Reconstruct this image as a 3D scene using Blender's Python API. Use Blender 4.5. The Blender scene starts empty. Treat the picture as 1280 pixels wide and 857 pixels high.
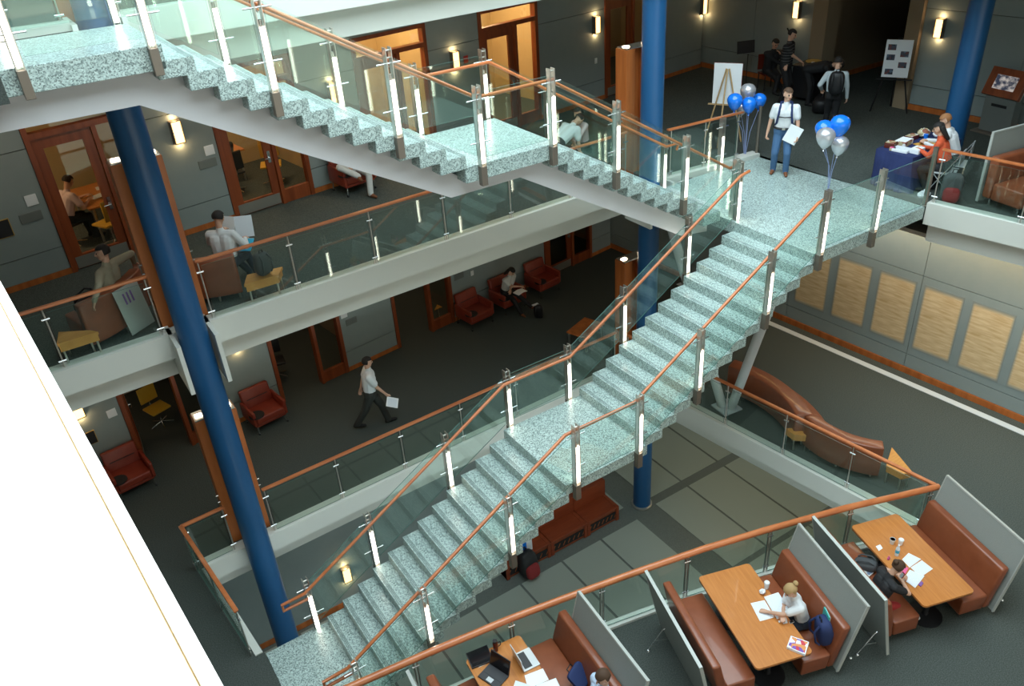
import bpy, bmesh, math, random
from mathutils import Vector, Matrix
random.seed(7)
sc = bpy.context.scene
COL = sc.collection
R = math.radians
# ------------------------------------------------------------------ camera, light, exposure
RISE = 0.1778; TREAD = 0.3041; H = 26*RISE; H2 = 2*H; H3 = 3*H; G0 = -4.25
CR = ((0.83368552, -0.54863506, -0.0629923), (-0.33224299, -0.40718122, -0.85077497), (0.4411157, 0.73020752, -0.52174124))
CP = Vector((-1.94484, -7.95805, 10.91143)); FPX = 1028.104
cam = bpy.data.cameras.new('camera'); cam.sensor_fit = 'HORIZONTAL'; cam.sensor_width = 36
cam.lens = FPX*36/1280; cam.clip_start = 0.05; cam.clip_end = 200
co = bpy.data.objects.new('camera', cam); COL.objects.link(co)
m = Matrix.Identity(4)
for i in range(3):
    m[i][0] = CR[0][i]; m[i][1] = -CR[1][i]; m[i][2] = -CR[2][i]; m[i][3] = CP[i]
co.matrix_world = m
sc.camera = co
def ray(u, v):
    a = (u-640)/FPX; b = (v-428.5)/FPX
    return Vector([CR[0][i]*a + CR[1][i]*b + CR[2][i] for i in range(3)])
def at(u, v, z):
    d = ray(u, v); return CP + d*((z-CP.z)/d.z)
def aty(u, v, y):
    d = ray(u, v); return CP + d*((y-CP.y)/d.y)

vs = sc.view_settings
sc.display_settings.display_device = 'sRGB'
vs.view_transform = 'Standard'; vs.look = 'None'; vs.gamma = 1.0; vs.use_curve_mapping = False
vs.exposure = 0.35
w = bpy.data.worlds.new('sky'); sc.world = w; w.use_nodes = True
bg = w.node_tree.nodes['Background']; bg.inputs[0].default_value = (0.78, 0.95, 1.0, 1); bg.inputs[1].default_value = 4.5
sun = bpy.data.lights.new('sun', 'SUN'); sun.energy = 7; sun.angle = R(0.6); sun.color = (1.0, 0.95, 0.85)
so = bpy.data.objects.new('sun', sun); COL.objects.link(so)
so.rotation_euler = Vector((-0.10, -0.70, -0.66)).to_track_quat('-Z', 'Y').to_euler(); so.location = (2, 6, 20)
def area(name, loc, sx, sy, power, color=(1, 0.82, 0.6), rot=(0, 0, 0)):
    l = bpy.data.lights.new(name, 'AREA'); l.shape = 'RECTANGLE'; l.size = sx; l.size_y = sy; l.energy = power; l.color = color
    o = bpy.data.objects.new(name, l); o.location = loc; o.rotation_euler = rot; COL.objects.link(o); return o
SKY = (-2.6, -6.3, 11.2, 5.4)          # skylight opening x0,y0,x1,y1
pl = area('skylight_portal', ((SKY[0]+SKY[2])/2, (SKY[1]+SKY[3])/2, H3+0.02), SKY[2]-SKY[0], SKY[3]-SKY[1], 1)
pl.data.cycles.is_portal = True

# ------------------------------------------------------------------ materials
MATS = {}
def mat(name, col, rough=0.6, metal=0.0, col2=None, scale=20.0, stretch=(1, 1, 1), bump=0.0, detail=4.0, ramp=(0.35, 0.65), emit=0.0, ecol=None, spec=0.5, coat=0.0):
    mt = bpy.data.materials.new(name); mt.use_nodes = True; nt = mt.node_tree; n = nt.nodes; b = n['Principled BSDF']
    b.inputs['Base Color'].default_value = (*col, 1); b.inputs['Roughness'].default_value = rough; b.inputs['Metallic'].default_value = metal
    b.inputs['Specular IOR Level'].default_value = spec; b.inputs['Coat Weight'].default_value = coat
    if emit:
        b.inputs['Emission Color'].default_value = (*(ecol or col), 1); b.inputs['Emission Strength'].default_value = emit
    if col2 or bump:
        tc = n.new('ShaderNodeTexCoord'); mp = n.new('ShaderNodeMapping'); mp.inputs['Scale'].default_value = stretch
        nz = n.new('ShaderNodeTexNoise'); nz.inputs['Scale'].default_value = scale; nz.inputs['Detail'].default_value = detail
        nt.links.new(tc.outputs['Object'], mp.inputs[0]); nt.links.new(mp.outputs[0], nz.inputs['Vector'])
        if col2:
            rp = n.new('ShaderNodeValToRGB'); rp.color_ramp.elements[0].position = ramp[0]; rp.color_ramp.elements[1].position = ramp[1]
            rp.color_ramp.elements[0].color = (*col, 1); rp.color_ramp.elements[1].color = (*col2, 1)
            nt.links.new(nz.outputs['Fac'], rp.inputs[0]); nt.links.new(rp.outputs[0], b.inputs['Base Color'])
        if bump:
            bp = n.new('ShaderNodeBump'); bp.inputs['Strength'].default_value = bump; bp.inputs['Distance'].default_value = 0.01
            nt.links.new(nz.outputs['Fac'], bp.inputs['Height']); nt.links.new(bp.outputs[0], b.inputs['Normal'])
    MATS[name] = mt; return mt
M = MATS
mat('granite', (0.07, 0.11, 0.105), 0.28, 0, (0.50, 0.62, 0.59), 58, detail=2, ramp=(0.38, 0.62), spec=0.5)
def granite_cells(mt, sc_):
    nt = mt.node_tree; n = nt.nodes; b = n['Principled BSDF']
    rp = b.inputs['Base Color'].links[0].from_node; vz = n.new('ShaderNodeTexVoronoi'); vz.inputs['Scale'].default_value = sc_
    mp = [x for x in n if x.type == 'MAPPING'][0]; sp = n.new('ShaderNodeSeparateColor'); nt.links.new(mp.outputs[0], vz.inputs['Vector']); nt.links.new(vz.outputs['Color'], sp.inputs[0])
    nt.links.new(sp.outputs[0], rp.inputs[0])
    for e_, (p_, c_) in zip(rp.color_ramp.elements, ((0.0, (0.11, 0.155, 0.15)), (1.0, (0.60, 0.72, 0.69)))): e_.position = p_; e_.color = (*c_, 1)
    e_ = rp.color_ramp.elements.new(0.30); e_.color = (0.28, 0.36, 0.345, 1); e_ = rp.color_ramp.elements.new(0.55); e_.color = (0.44, 0.555, 0.53, 1)
granite_cells(M['granite'], 72)
def tread_mat():
    mt = M['granite'].copy(); mt.name = 'granite_tread'; nt = mt.node_tree; n = nt.nodes; b = n['Principled BSDF']
    tc = n.new('ShaderNodeTexCoord'); sp = n.new('ShaderNodeSeparateXYZ'); nt.links.new(tc.outputs['Object'], sp.inputs[0])
    ab = n.new('ShaderNodeMath'); ab.operation = 'ABSOLUTE'; nt.links.new(sp.outputs['X'], ab.inputs[0])
    prev = None
    for d in (0.030, 0.052, 0.074):
        c = n.new('ShaderNodeMath'); c.operation = 'COMPARE'; c.inputs[1].default_value = d; c.inputs[2].default_value = 0.0045
        nt.links.new(ab.outputs[0], c.inputs[0])
        if prev:
            a = n.new('ShaderNodeMath'); a.operation = 'MAXIMUM'; nt.links.new(prev.outputs[0], a.inputs[0]); nt.links.new(c.outputs[0], a.inputs[1]); prev = a
        else: prev = c
    ge = n.new('ShaderNodeNewGeometry'); sz = n.new('ShaderNodeSeparateXYZ'); nt.links.new(ge.outputs['Normal'], sz.inputs[0])
    gt = n.new('ShaderNodeMath'); gt.operation = 'GREATER_THAN'; gt.inputs[1].default_value = 0.5; nt.links.new(sz.outputs['Z'], gt.inputs[0])
    ml = n.new('ShaderNodeMath'); ml.operation = 'MULTIPLY'; nt.links.new(gt.outputs[0], ml.inputs[0]); nt.links.new(prev.outputs[0], ml.inputs[1]); prev = ml
    mx = n.new('ShaderNodeMix'); mx.data_type = 'RGBA'; old = b.inputs['Base Color'].links[0].from_socket
    nt.links.new(prev.outputs[0], mx.inputs[0]); nt.links.new(old, mx.inputs[6]); mx.inputs[7].default_value = (0.09, 0.13, 0.125, 1)
    nt.links.new(mx.outputs[2], b.inputs['Base Color']); MATS['granite_tread'] = mt
tread_mat()
mat('carpet', (0.052, 0.061, 0.056), 0.95, 0, (0.098, 0.111, 0.101), 60, detail=4, spec=0.1)
mat('terrazzo', (0.30, 0.34, 0.30), 0.35, 0, (0.54, 0.60, 0.53), 90, detail=3, ramp=(0.4, 0.62))
mat('terrazzo_dark', (0.13, 0.15, 0.14), 0.4, 0, (0.22, 0.245, 0.225), 90, detail=3)
mat('fascia', (0.68, 0.69, 0.64), 0.55)
mat('soffit', (0.70, 0.69, 0.71), 0.5)
mat('ceiling', (0.40, 0.36, 0.30), 0.8)
mat('wall', (0.255, 0.305, 0.30), 0.5, 0, (0.27, 0.315, 0.31), 4)
mat('wall_gap', (0.06, 0.065, 0.06), 0.8)
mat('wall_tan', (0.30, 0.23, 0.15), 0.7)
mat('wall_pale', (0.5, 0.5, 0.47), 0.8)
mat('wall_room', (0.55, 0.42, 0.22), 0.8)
mat('wood', (0.40, 0.105, 0.022), 0.38, 0, (0.55, 0.165, 0.04), 7, (1, 1, 0.12), detail=5)
mat('wood_rail', (0.48, 0.135, 0.042), 0.28, 0, (0.58, 0.19, 0.066), 9, (0.15, 1, 1), coat=0.3)
mat('wood_door', (0.20, 0.042, 0.012), 0.35, 0, (0.30, 0.07, 0.02), 8, (1, 1, 0.1), detail=5)
mat('wood_table', (0.50, 0.175, 0.038), 0.34, 0, (0.57, 0.215, 0.052), 6, (6, 0.5, 1), detail=5, coat=0.2)
mat('wood_end', (0.60, 0.25, 0.05), 0.35, 0, (0.68, 0.31, 0.07), 6, (1, 6, 1))
mat('leather', (0.22, 0.058, 0.022), 0.38, 0, (0.255, 0.07, 0.028), 5, bump=0.08, coat=0.3)
mat('leather_red', (0.22, 0.028, 0.014), 0.4, 0, (0.26, 0.038, 0.018), 5, bump=0.08)
mat('steel', (0.62, 0.60, 0.55), 0.28, 0.9)
mat('steel_dull', (0.24, 0.205, 0.17), 0.45, 0.7); mat('wood_red', (0.23, 0.040, 0.012), 0.38, 0, (0.29, 0.055, 0.017), 8, (0.2, 1, 1))
mat('chrome', (0.8, 0.82, 0.84), 0.15, 0.95)
mat('blue_paint', (0.012, 0.088, 0.225), 0.38)
mat('dark', (0.012, 0.012, 0.014), 0.6)
mat('black', (0.008, 0.008, 0.010), 0.5)
mat('white', (0.80, 0.82, 0.84), 0.6)
mat('paper', (0.85, 0.87, 0.90), 0.8)
mat('panel_grey', (0.27, 0.29, 0.27), 0.8, 0, (0.30, 0.32, 0.30), 120, bump=0.15)
mat('panel_trim', (0.48, 0.50, 0.47), 0.5, 0.2)
mat('white_steel', (0.62, 0.66, 0.68), 0.35)
mat('tube', (1, 0.95, 0.85), 0.4, emit=7.0, ecol=(1.0, 0.93, 0.80))
mat('sconce_glow', (1, 0.8, 0.45), 0.5, emit=3.2, ecol=(1.0, 0.58, 0.20))
mat('lamp_glow', (1, 0.85, 0.6), 0.5, emit=14.0, ecol=(1.0, 0.80, 0.55))
mat('downlight', (1, 0.85, 0.6), 0.5, emit=10.0, ecol=(1.0, 0.80, 0.52))
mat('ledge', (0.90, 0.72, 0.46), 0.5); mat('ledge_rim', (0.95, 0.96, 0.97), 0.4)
mat('gold', (0.5, 0.3, 0.05), 0.5)
mat('plate_grey', (0.20, 0.22, 0.21), 0.35, 0.3)
mat('kick', (0.38, 0.37, 0.33), 0.4, 0.7)
def glass_mat(name, tint, refl=1.0):
    mt = bpy.data.materials.new(name); mt.use_nodes = True; nt = mt.node_tree; n = nt.nodes
    for x in list(n): n.remove(x)
    o = n.new('ShaderNodeOutputMaterial'); mx = n.new('ShaderNodeMixShader'); tr = n.new('ShaderNodeBsdfTransparent'); gl = n.new('ShaderNodeBsdfGlossy')
    tr.inputs[0].default_value = (*tint, 1); gl.inputs['Roughness'].default_value = 0.02; gl.inputs[0].default_value = (0.9, 1, 0.96, 1)
    lw = n.new('ShaderNodeLayerWeight'); lw.inputs[0].default_value = 0.5
    pw = n.new('ShaderNodeMath'); pw.operation = 'POWER'; pw.inputs[1].default_value = 4.0
    mu = n.new('ShaderNodeMath'); mu.operation = 'MULTIPLY_ADD'; mu.inputs[1].default_value = 0.9*refl; mu.inputs[2].default_value = 0.06*refl
    nt.links.new(lw.outputs['Facing'], pw.inputs[0]); nt.links.new(pw.outputs[0], mu.inputs[0]); nt.links.new(mu.outputs[0], mx.inputs[0]); nt.links.new(tr.outputs[0], mx.inputs[1]); nt.links.new(gl.outputs[0], mx.inputs[2]); nt.links.new(mx.outputs[0], o.inputs[0])
    MATS[name] = mt
glass_mat('glass', (0.92, 0.975, 0.955), 0.9)
glass_mat('pane', (0.95, 0.93, 0.88), 0.6)
mat('glass_edge', (0.10, 0.22, 0.19), 0.2)

# ------------------------------------------------------------------ mesh helpers
class MB:
    def __init__(s): s.v = []; s.f = []; s.m = []
    def add(s, vs, fs, mi=0):
        b = len(s.v); s.v += [Vector(x) for x in vs]; s.f += [tuple(b+i for i in f) for f in fs]; s.m += [mi]*len(fs); return s
    def box(s, x0, y0, z0, x1, y1, z1, mi=0, mx=None):
        vs = [Vector(c) for c in ((x0,y0,z0),(x1,y0,z0),(x1,y1,z0),(x0,y1,z0),(x0,y0,z1),(x1,y0,z1),(x1,y1,z1),(x0,y1,z1))]
        if mx is not None: vs = [mx @ c for c in vs]
        return s.add(vs, [(0,3,2,1),(4,5,6,7),(0,1,5,4),(1,2,6,5),(2,3,7,6),(3,0,4,7)], mi)
    def cbox(s, c, sz, rz=0, mi=0, rx=0, ry=0):
        mx = Matrix.Translation(c) @ Matrix.Rotation(rz, 4, 'Z') @ Matrix.Rotation(ry, 4, 'Y') @ Matrix.Rotation(rx, 4, 'X')
        return s.box(-sz[0]/2, -sz[1]/2, -sz[2]/2, sz[0]/2, sz[1]/2, sz[2]/2, mi, mx)
    def prism(s, poly, z0, z1, mi=0):
        n = len(poly)
        ar = sum(poly[i][0]*poly[(i+1)%n][1]-poly[(i+1)%n][0]*poly[i][1] for i in range(n))
        if ar < 0: poly = poly[::-1]
        vs = [(x, y, z0) for x, y in poly] + [(x, y, z1) for x, y in poly]
        return s.add(vs, [tuple(range(n-1, -1, -1)), tuple(range(n, 2*n))] + [(i, (i+1)%n, n+(i+1)%n, n+i) for i in range(n)], mi)
    def xprism(s, poly, y0, y1, mi=0):      # polygon in XZ extruded along Y
        n = len(poly)
        vs = [(x, y0, z) for x, z in poly] + [(x, y1, z) for x, z in poly]
        return s.add(vs, [tuple(range(n)), tuple(range(2*n-1, n-1, -1))] + [(i, n+i, n+(i+1)%n, (i+1)%n) for i in range(n)], mi)
    def tube(s, pts, r, n=8, mi=0, cap=True, r2=None):
        pts = [Vector(p) for p in pts]; k = len(pts); rings = []
        up = None
        for i, p in enumerate(pts):
            t = ((pts[i]-pts[i-1]).normalized() if i else Vector((0,0,0))) + ((pts[i+1]-pts[i]).normalized() if i < k-1 else Vector((0,0,0)))
            t.normalize()
            if up is None: up = Vector((0,0,1)) if abs(t.z) < 0.9 else Vector((1,0,0))
            a = t.cross(up).normalized(); b = a.cross(t).normalized(); up = b
            rr = r if r2 is None else r + (r2-r)*i/(k-1)
            sc_ = 1.0
            if 0 < i < k-1:
                c = (pts[i]-pts[i-1]).normalized().dot((pts[i+1]-pts[i]).normalized()); sc_ = 1/math.sqrt(max(0.3, (1+c)/2))
            rings.append([p + (a*math.cos(2*math.pi*j/n) + b*math.sin(2*math.pi*j/n))*rr*(sc_ if False else 1) for j in range(n)])
        vs = [x for rg in rings for x in rg]; fs = []
        for i in range(k-1):
            for j in range(n):
                fs.append((i*n+j, i*n+(j+1)%n, (i+1)*n+(j+1)%n, (i+1)*n+j))
        if cap: fs += [tuple(range(n-1, -1, -1)), tuple(range((k-1)*n, k*n))]
        return s.add(vs, fs, mi)
    def cyl(s, p0, p1, r, n=10, mi=0, r2=None): return s.tube([p0, p1], r, n, mi, True, r2)
    def lathe(s, prof, c=(0,0,0), n=16, mi=0, mx=None):
        k = len(prof); vs = []
        for (r, z) in prof:
            for j in range(n):
                a = 2*math.pi*j/n; q = Vector((r*math.cos(a), r*math.sin(a), z))
                if mx is not None: q = mx @ q
                vs.append(q + Vector(c))
        fs = [(i*n+j, i*n+(j+1)%n, (i+1)*n+(j+1)%n, (i+1)*n+j) for i in range(k-1) for j in range(n)]
        if prof[0][0] > 1e-6: fs.append(tuple(range(n-1, -1, -1)))
        if prof[-1][0] > 1e-6: fs.append(tuple(range((k-1)*n, k*n)))
        return s.add(vs, fs, mi)
    def ell(s, c, rx, ry, rz, nu=12, nv=8, mi=0, mx=None):
        vs = []; c = Vector(c)
        for i in range(nv+1):
            th = math.pi*i/nv
            for j in range(nu):
                a = 2*math.pi*j/nu; q = Vector((rx*math.sin(th)*math.cos(a), ry*math.sin(th)*math.sin(a), -rz*math.cos(th)))
                if mx is not None: q = mx @ q
                vs.append(q + c)
        fs = [(i*nu+j, i*nu+(j+1)%nu, (i+1)*nu+(j+1)%nu, (i+1)*nu+j) for i in range(nv) for j in range(nu)]
        return s.add(vs, fs, mi)
    def mesh(s, name, mats, inv=None, smooth=False, bevel=0.0, seg=2):
        me = bpy.data.meshes.new(name)
        vs = [inv @ v for v in s.v] if inv is not None else s.v
        me.from_pydata([tuple(v) for v in vs], [], s.f)
        for q in (mats if isinstance(mats, (list, tuple)) else [mats]): me.materials.append(M[q] if isinstance(q, str) else q)
        me.polygons.foreach_set('material_index', s.m)
        bm = bmesh.new(); bm.from_mesh(me)
        bmesh.ops.remove_doubles(bm, verts=bm.verts, dist=1e-6)
        bmesh.ops.recalc_face_normals(bm, faces=bm.faces)
        if bevel: 
            eds = [e for e in bm.edges if len(e.link_faces) == 2 and e.calc_face_angle(0) > 0.5]
            bmesh.ops.bevel(bm, geom=eds, offset=bevel, segments=seg, affect='EDGES', profile=0.5, clamp_overlap=True)
        bm.to_mesh(me); bm.free()
        if smooth:
            me.shade_smooth() if hasattr(me, 'shade_smooth') else None
            if bevel: me.set_sharp_from_angle(angle=R(40))
            else: me.set_sharp_from_angle(angle=R(50))
        return me
    def build(s, name, mats, parent=None, world=True, smooth=False, bevel=0.0, seg=2):
        inv = XF[parent.name].inverted() if (parent is not None and world) else None
        return link(name, s.mesh(name, mats, inv, smooth, bevel, seg), parent)
XF = {}
def link(name, me, parent=None, loc=None, rz=0.0):
    o = bpy.data.objects.new(name, me); COL.objects.link(o)
    if parent is not None: o.parent = parent
    if loc is not None: o.location = loc
    if rz: o.rotation_euler.z = rz
    base = XF[parent.name] if parent is not None and parent.name in XF else Matrix.Identity(4)
    XF[o.name] = base @ Matrix.Translation(o.location) @ Matrix.Rotation(rz, 4, 'Z')
    return o
def tag(o, label=None, cat=None, group=None, kind=None):
    if label: o['label'] = label
    if cat: o['category'] = cat
    if group: o['group'] = group
    if kind: o['kind'] = kind
    return o
def thing(name, label, cat, loc=(0,0,0), rz=0.0, group=None):
    return tag(link(name, None, None, loc, rz), label, cat, group)
def struct(o): o['kind'] = 'structure'; return o
def copy_tree(o, parent=None):
    c = o.copy(); COL.objects.link(c); c.parent = parent
    for ch in o.children: copy_tree(ch, c)
    return c
def place(proto, loc, rz, label=None, group=None, first=[None]):
    c = copy_tree(proto); c.location = loc; c.rotation_euler.z = rz
    if label: c['label'] = label
    if group: c['group'] = group
    return c

# ------------------------------------------------------------------ plan lines
def YE(x): return 4.374 + 0.029*x           # balcony edge, left side
def YW(x): return 8.28 + 0.14*x             # corridor wall, left side
def XR(y): return 9.07 - 0.12*y             # level-one edge, right side
def XW(y): return 13.35 - 0.085*(y-3)       # level-one wall, right side
FRONT = [(9.42, -2.66), (7.87, -2.05), (6.4, -1.60), (5.3, -1.30), (4.2, -1.05), (3.1, -0.82), (2.07, -0.62), (0.8, -0.43), (-0.35, -0.28), (-1.05, -0.18)]

# ------------------------------------------------------------------ floors
b = MB()
b.prism([(-8, YE(-8)), (8.53, YE(8.53))] + FRONT + [(-1.05, -12), (24, -12), (24, 14), (-8, 14)], -0.30, 0)
b.prism([(-8, -12), (-1.05, -12), (-1.05, -0.18), (-1.08, 1.87), (-1.3, YE(-1.3)), (-8, YE(-8))], -0.30, 0)
struct(b.build('floor', 'carpet'))
b = MB()
b.prism([(-8, YE(-8)), (8.9, YE(8.9)), (9.4, 4.12), (11.88, 3.90), (12.05, 0.0), (12.4, -2.0), (13.6, -12), (24, -12), (24, 14), (-8, 14)], H-0.30, H)
struct(b.build('floor', 'carpet'))
b = MB()
b.prism([(-8, 3.86), (-0.7, 3.90), (-0.7, YE(0)), (12, YE(12)), (12.2, 5.4), (24, 5.4), (24, 14), (-8, 14)], H2-0.30, H2)
b.prism([(-8, -12), (-2.25, -12), (-2.25, 1.9), (-1.7, 1.9), (-1.7, 3.86), (-8, 3.86)], H2-0.30, H2)
b.prism([(12.45, -12), (24, -12), (24, 5.4), (12.45, 5.4)], H2-0.30, H2)
struct(b.build('floor', 'carpet'))
# ground floor terrazzo with recessed dark dividers
b = MB(); b.box(-8, -8, G0-0.2, 20, 14, G0-0.012); gf = struct(b.build('floor', 'terrazzo_dark'))
s_ = (CP.z-G0)/(CP.z+H)       # ground level lies a little higher than one storey
def g0(x, y): return (CP.x+(x-CP.x)*s_, CP.y+(y-CP.y)*s_)
pm = {}
def terrazzo(xs, rows):
    for x0_, x1_ in zip(xs, xs[1:]):
        for (y0, y1) in rows:
            x0 = g0(x0_, 0)[0]+0.03; x1 = g0(x1_, 0)[0]-0.03; y0_ = g0(0, y0)[1]+0.03; y1_ = g0(0, y1)[1]-0.03
            key = (round(x1-x0, 3), round(y1_-y0_, 3))
            if key not in pm:
                q = MB(); q.box(0, 0, -0.012, x1-x0, y1_-y0_, 0); pm[key] = q.mesh('terrazzo_slab', 'terrazzo')
            link('terrazzo_slab', pm[key], gf, (x0, y0_, G0))
terrazzo([-4.9, -3.64, -2.38, -1.12, 0.14, 1.40, 2.65, 3.90, 5.15, 6.40, 7.65, 8.90], [(-3.9, -1.45), (-1.4, 1.05), (1.1, 4.25), (4.75, 6.1)])
terrazzo([9.62, 10.82, 12.22, 13.6, 15.0], [(-3.9, -1.45), (-1.4, 1.45), (1.55, 4.40), (4.62, 7.2), (7.3, 9.8)])

# ------------------------------------------------------------------ slab edges, soffits, ceilings
def band(pts, off0, off1, z0, z1):
    """strip along a polyline, offset to its left by off0..off1"""
    P = [Vector((x, y)) for x, y in pts]; N = []
    for i in range(len(P)):
        d = Vector((0, 0))
        if i: d += (P[i]-P[i-1]).normalized()
        if i < len(P)-1: d += (P[i+1]-P[i]).normalized()
        d.normalize(); N.append(Vector((-d.y, d.x)))
    a = [tuple(P[i]+N[i]*off0) for i in range(len(P))]; c = [tuple(P[i]+N[i]*off1) for i in range(len(P))]
    return a + c[::-1]
tn = [0]
def trim(pts, z, top=0.07):
    for (o0, o1, z0, z1) in ((-0.02, 0.22, z-0.35, z+top), (0.28, 0.6, z-0.80, z-0.35)):
        tn[0] += 1; q = MB(); q.prism(band(pts, o0, o1, 0, 0), z0, z1); struct(q.build('trim_%d' % tn[0], 'fascia'))
EL = [(-1.3, YE(-1.3)), (8.53, YE(8.53))]
trim(EL, 0, 0.05)
trim([(8.53, YE(8.53)), (9.42, -2.66)], 0, 0.05)
tn[0] += 1; q = MB(); q.prism(band(FRONT, -0.02, 0.12, 0, 0), -0.35, 0.05); struct(q.build('trim_%d' % tn[0], 'fascia'))
tn[0] += 1; q = MB(); q.prism([(-1.3, YE(-1.3)), (-1.1, 1.9), (-1.22, 1.9), (-1.42, YE(-1.3))], -0.45, 0.02); struct(q.build('trim_%d' % tn[0], 'fascia'))
trim([(-8, YE(-8)), (8.9, YE(8.9))], H)
trim([(9.4, 4.12), (11.88, 3.90)], H, 0.09)
trim([(12.05, 0.0), (12.4, -2.0), (13.6, -12)], H)
trim([(-0.15, YE(0)), (8.8, YE(8.8))], H2)
tn[0] += 1; q = MB(); q.prism([(-8, 3.86), (-0.72, 3.92), (-0.72, 4.05), (-8, 4.0)], H2-0.4, H2+0.12); struct(q.build('trim_%d' % tn[0], 'fascia'))
def ceil(poly, z):
    q = MB(); q.prism(poly, z-0.82, z-0.74); return struct(q.build('ceiling', 'ceiling'))
ceil([(-8, YE(-8)+.5), (8.6, YE(8.6)+.5), (8.9, 4.9), (24, 5.6), (24, 14), (-8, 14)], 0)
ceil([(-8, YE(-8)+.5), (9.0, YE(9)+.5), (12.2, 4.4), (12.5, 0), (13.1, -6), (24, -6), (24, 14), (-8, 14)], H)
ceil([(-8, YE(-8)+.5), (12, YE(12)+.5), (12.4, 5.9), (12.5, 5.9), (12.5, -12), (24, -12), (24, 14), (-8, 14)], H2)
# column cheeks
def cheek(x0, x1, z, y0, y1):
    q = MB(); q.box(x0, y0, z-0.80, x1, y1, z+0.07); tn[0] += 1; struct(q.build('trim_%d' % tn[0], 'fascia'))
for z in (H, H2):
    cheek(-0.72, -0.655, z, 3.84, 4.7); cheek(-0.135, -0.07, z, 3.84, 4.7)
    cheek(8.76, 8.825, z, 3.9, 4.7); cheek(9.345, 9.41, z, 3.9, 4.7)

# ------------------------------------------------------------------ roof with skylight, outer walls
b = MB(); z = H3
b.box(-8, -12, z, SKY[0], 14, z+0.3); b.box(SKY[2], -12, z, 24, 14, z+0.3); b.box(SKY[0], -12, z, SKY[2], SKY[1], z+0.3); b.box(SKY[0], SKY[3], z, SKY[2], 14, z+0.3)
struct(b.build('ceiling', 'wall_pale'))
for nm, (x0, y0, x1, y1) in dict(wall_west=(-8.2, -12, -8, 14), wall_front=(-8, -12.2, 24, -12), wall_east=(24, -12, 24.2, 14), wall_back=(-8, 14, 24, 14.2)).items():
    q = MB(); q.box(x0, y0, G0-0.2, x1, y1, H3+0.3); struct(q.build(nm, 'wall_pale'))

# ------------------------------------------------------------------ columns
def column(x, y, z0, z1, label):
    t = thing('round_column', label, 'column', (x, y, z0), 0, 'blue round columns')
    q = MB(); q.lathe([(0.225, 0), (0.225, z1-z0)], n=32); q.build('shaft', 'blue_paint', t, False, True)
    q = MB(); q.lathe([(0.27, 0), (0.27, 0.05), (0.235, 0.06)], n=32); q.build('base_ring', 'steel', t, False, True)
column(-0.40, 4.12, G0, H3, 'blue round column rising past the upper stair landing and the balconies')
column(9.085, 4.30, G0, H3, 'blue round column behind the stair, standing on the terrazzo floor')
column(14.42, 1.12, H, H3, 'blue round column beside the navy covered table')

# ------------------------------------------------------------------ stairs
W0, W1 = 0.0, 1.798; U0, U1 = 2.04, 3.84
XB = 5.277; XC = 8.811; XD = 3.557
def step_mesh(sgn, back, wdt, th):
    q = MB(); q.box(min(0, sgn*back), 0, -th, max(0, sgn*back), wdt, 0); return q.mesh('step', ['granite_tread'], bevel=0.008, seg=2)
stepA = step_mesh(1, TREAD+0.05, W1-W0, RISE+0.012); stepC = step_mesh(-1, TREAD+0.12, U1-U0, RISE+0.02)
def slab(name, x0, y0, x1, y1, z, th, parent):
    q = MB(); q.box(x0, y0, z-th, x1, y1, z); return q.build(name, 'granite', parent, True, False, 0.008)
stA = thing('granite_staircase', 'lower granite staircase rising from the carpeted floor to the balloon landing', 'staircase', (0, W0, 0))
for k in range(1, 14):
    if k < 13: link('step', stepA, stA, ((k-1)*TREAD, 0, k*RISE))
    link('step', stepA, stA, (XB+(k-1)*TREAD, 0, (13+k)*RISE)) if k < 13 else None
slab('landing', -1.07, W0, 0.03, W1+0.06, 0, 0.2, stA)
slab('landing', 12*TREAD, W0, XB+0.03, W1, 13*RISE, 0.2, stA)
slab('landing', XB+12*TREAD, 0.0, 12.0, 3.95, H, 0.24, stA)
q = MB()
def sof(p, y0, y1): q.xprism(p, y0, y1)
e = 0.62
sof([(-0.3, -0.2), (0.1, -0.15), (12*TREAD+0.05, 12*RISE-0.10), (XB-0.05, 12*RISE-0.10), (XB+12*TREAD, 25*RISE-0.12), (11.9, 25*RISE-0.10), (11.9, H-0.50), (XB+12*TREAD+0.2, H-0.50), (XB+0.25, 13*RISE-0.42), (12*TREAD+0.25, 13*RISE-0.42), (0.5, -0.25), (-0.3, -0.40)], W0+e, W1-e)
q.build('soffit_beam', 'soffit', stA, True, False, 0.0)
stC = thing('granite_staircase', 'upper granite staircase with pale grey underside climbing to the top balcony', 'staircase', (XC, U0, H))
for k in range(1, 14):
    if k < 13: link('step', stepC, stC, (-(k-1)*TREAD, 0, k*RISE))
    if k < 13: link('step', stepC, stC, (XD-XC-(k-1)*TREAD, 0, (13+k)*RISE))
slab('landing', XD-0.03, U0, XC-12*TREAD, U1, H+13*RISE, 0.24, stC)
slab('landing', -4.2, U0, XD-12*TREAD, U1, H2, 0.27, stC)
q = MB()
zl = H+13*RISE
sof([(8.75, H-0.1), (XC-12*TREAD, zl-0.20), (XD, zl-0.20), (XD-12*TREAD, H2-0.22), (-4.2, H2-0.22), (-4.2, H2-0.65), (-0.45, H2-0.65), (3.39, zl-0.49), (4.62, zl-0.49), (8.1, H-0.20), (8.75, H-0.3)], 2.3, 3.6)
q.build('soffit_beam', 'soffit', stC, True)

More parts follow.
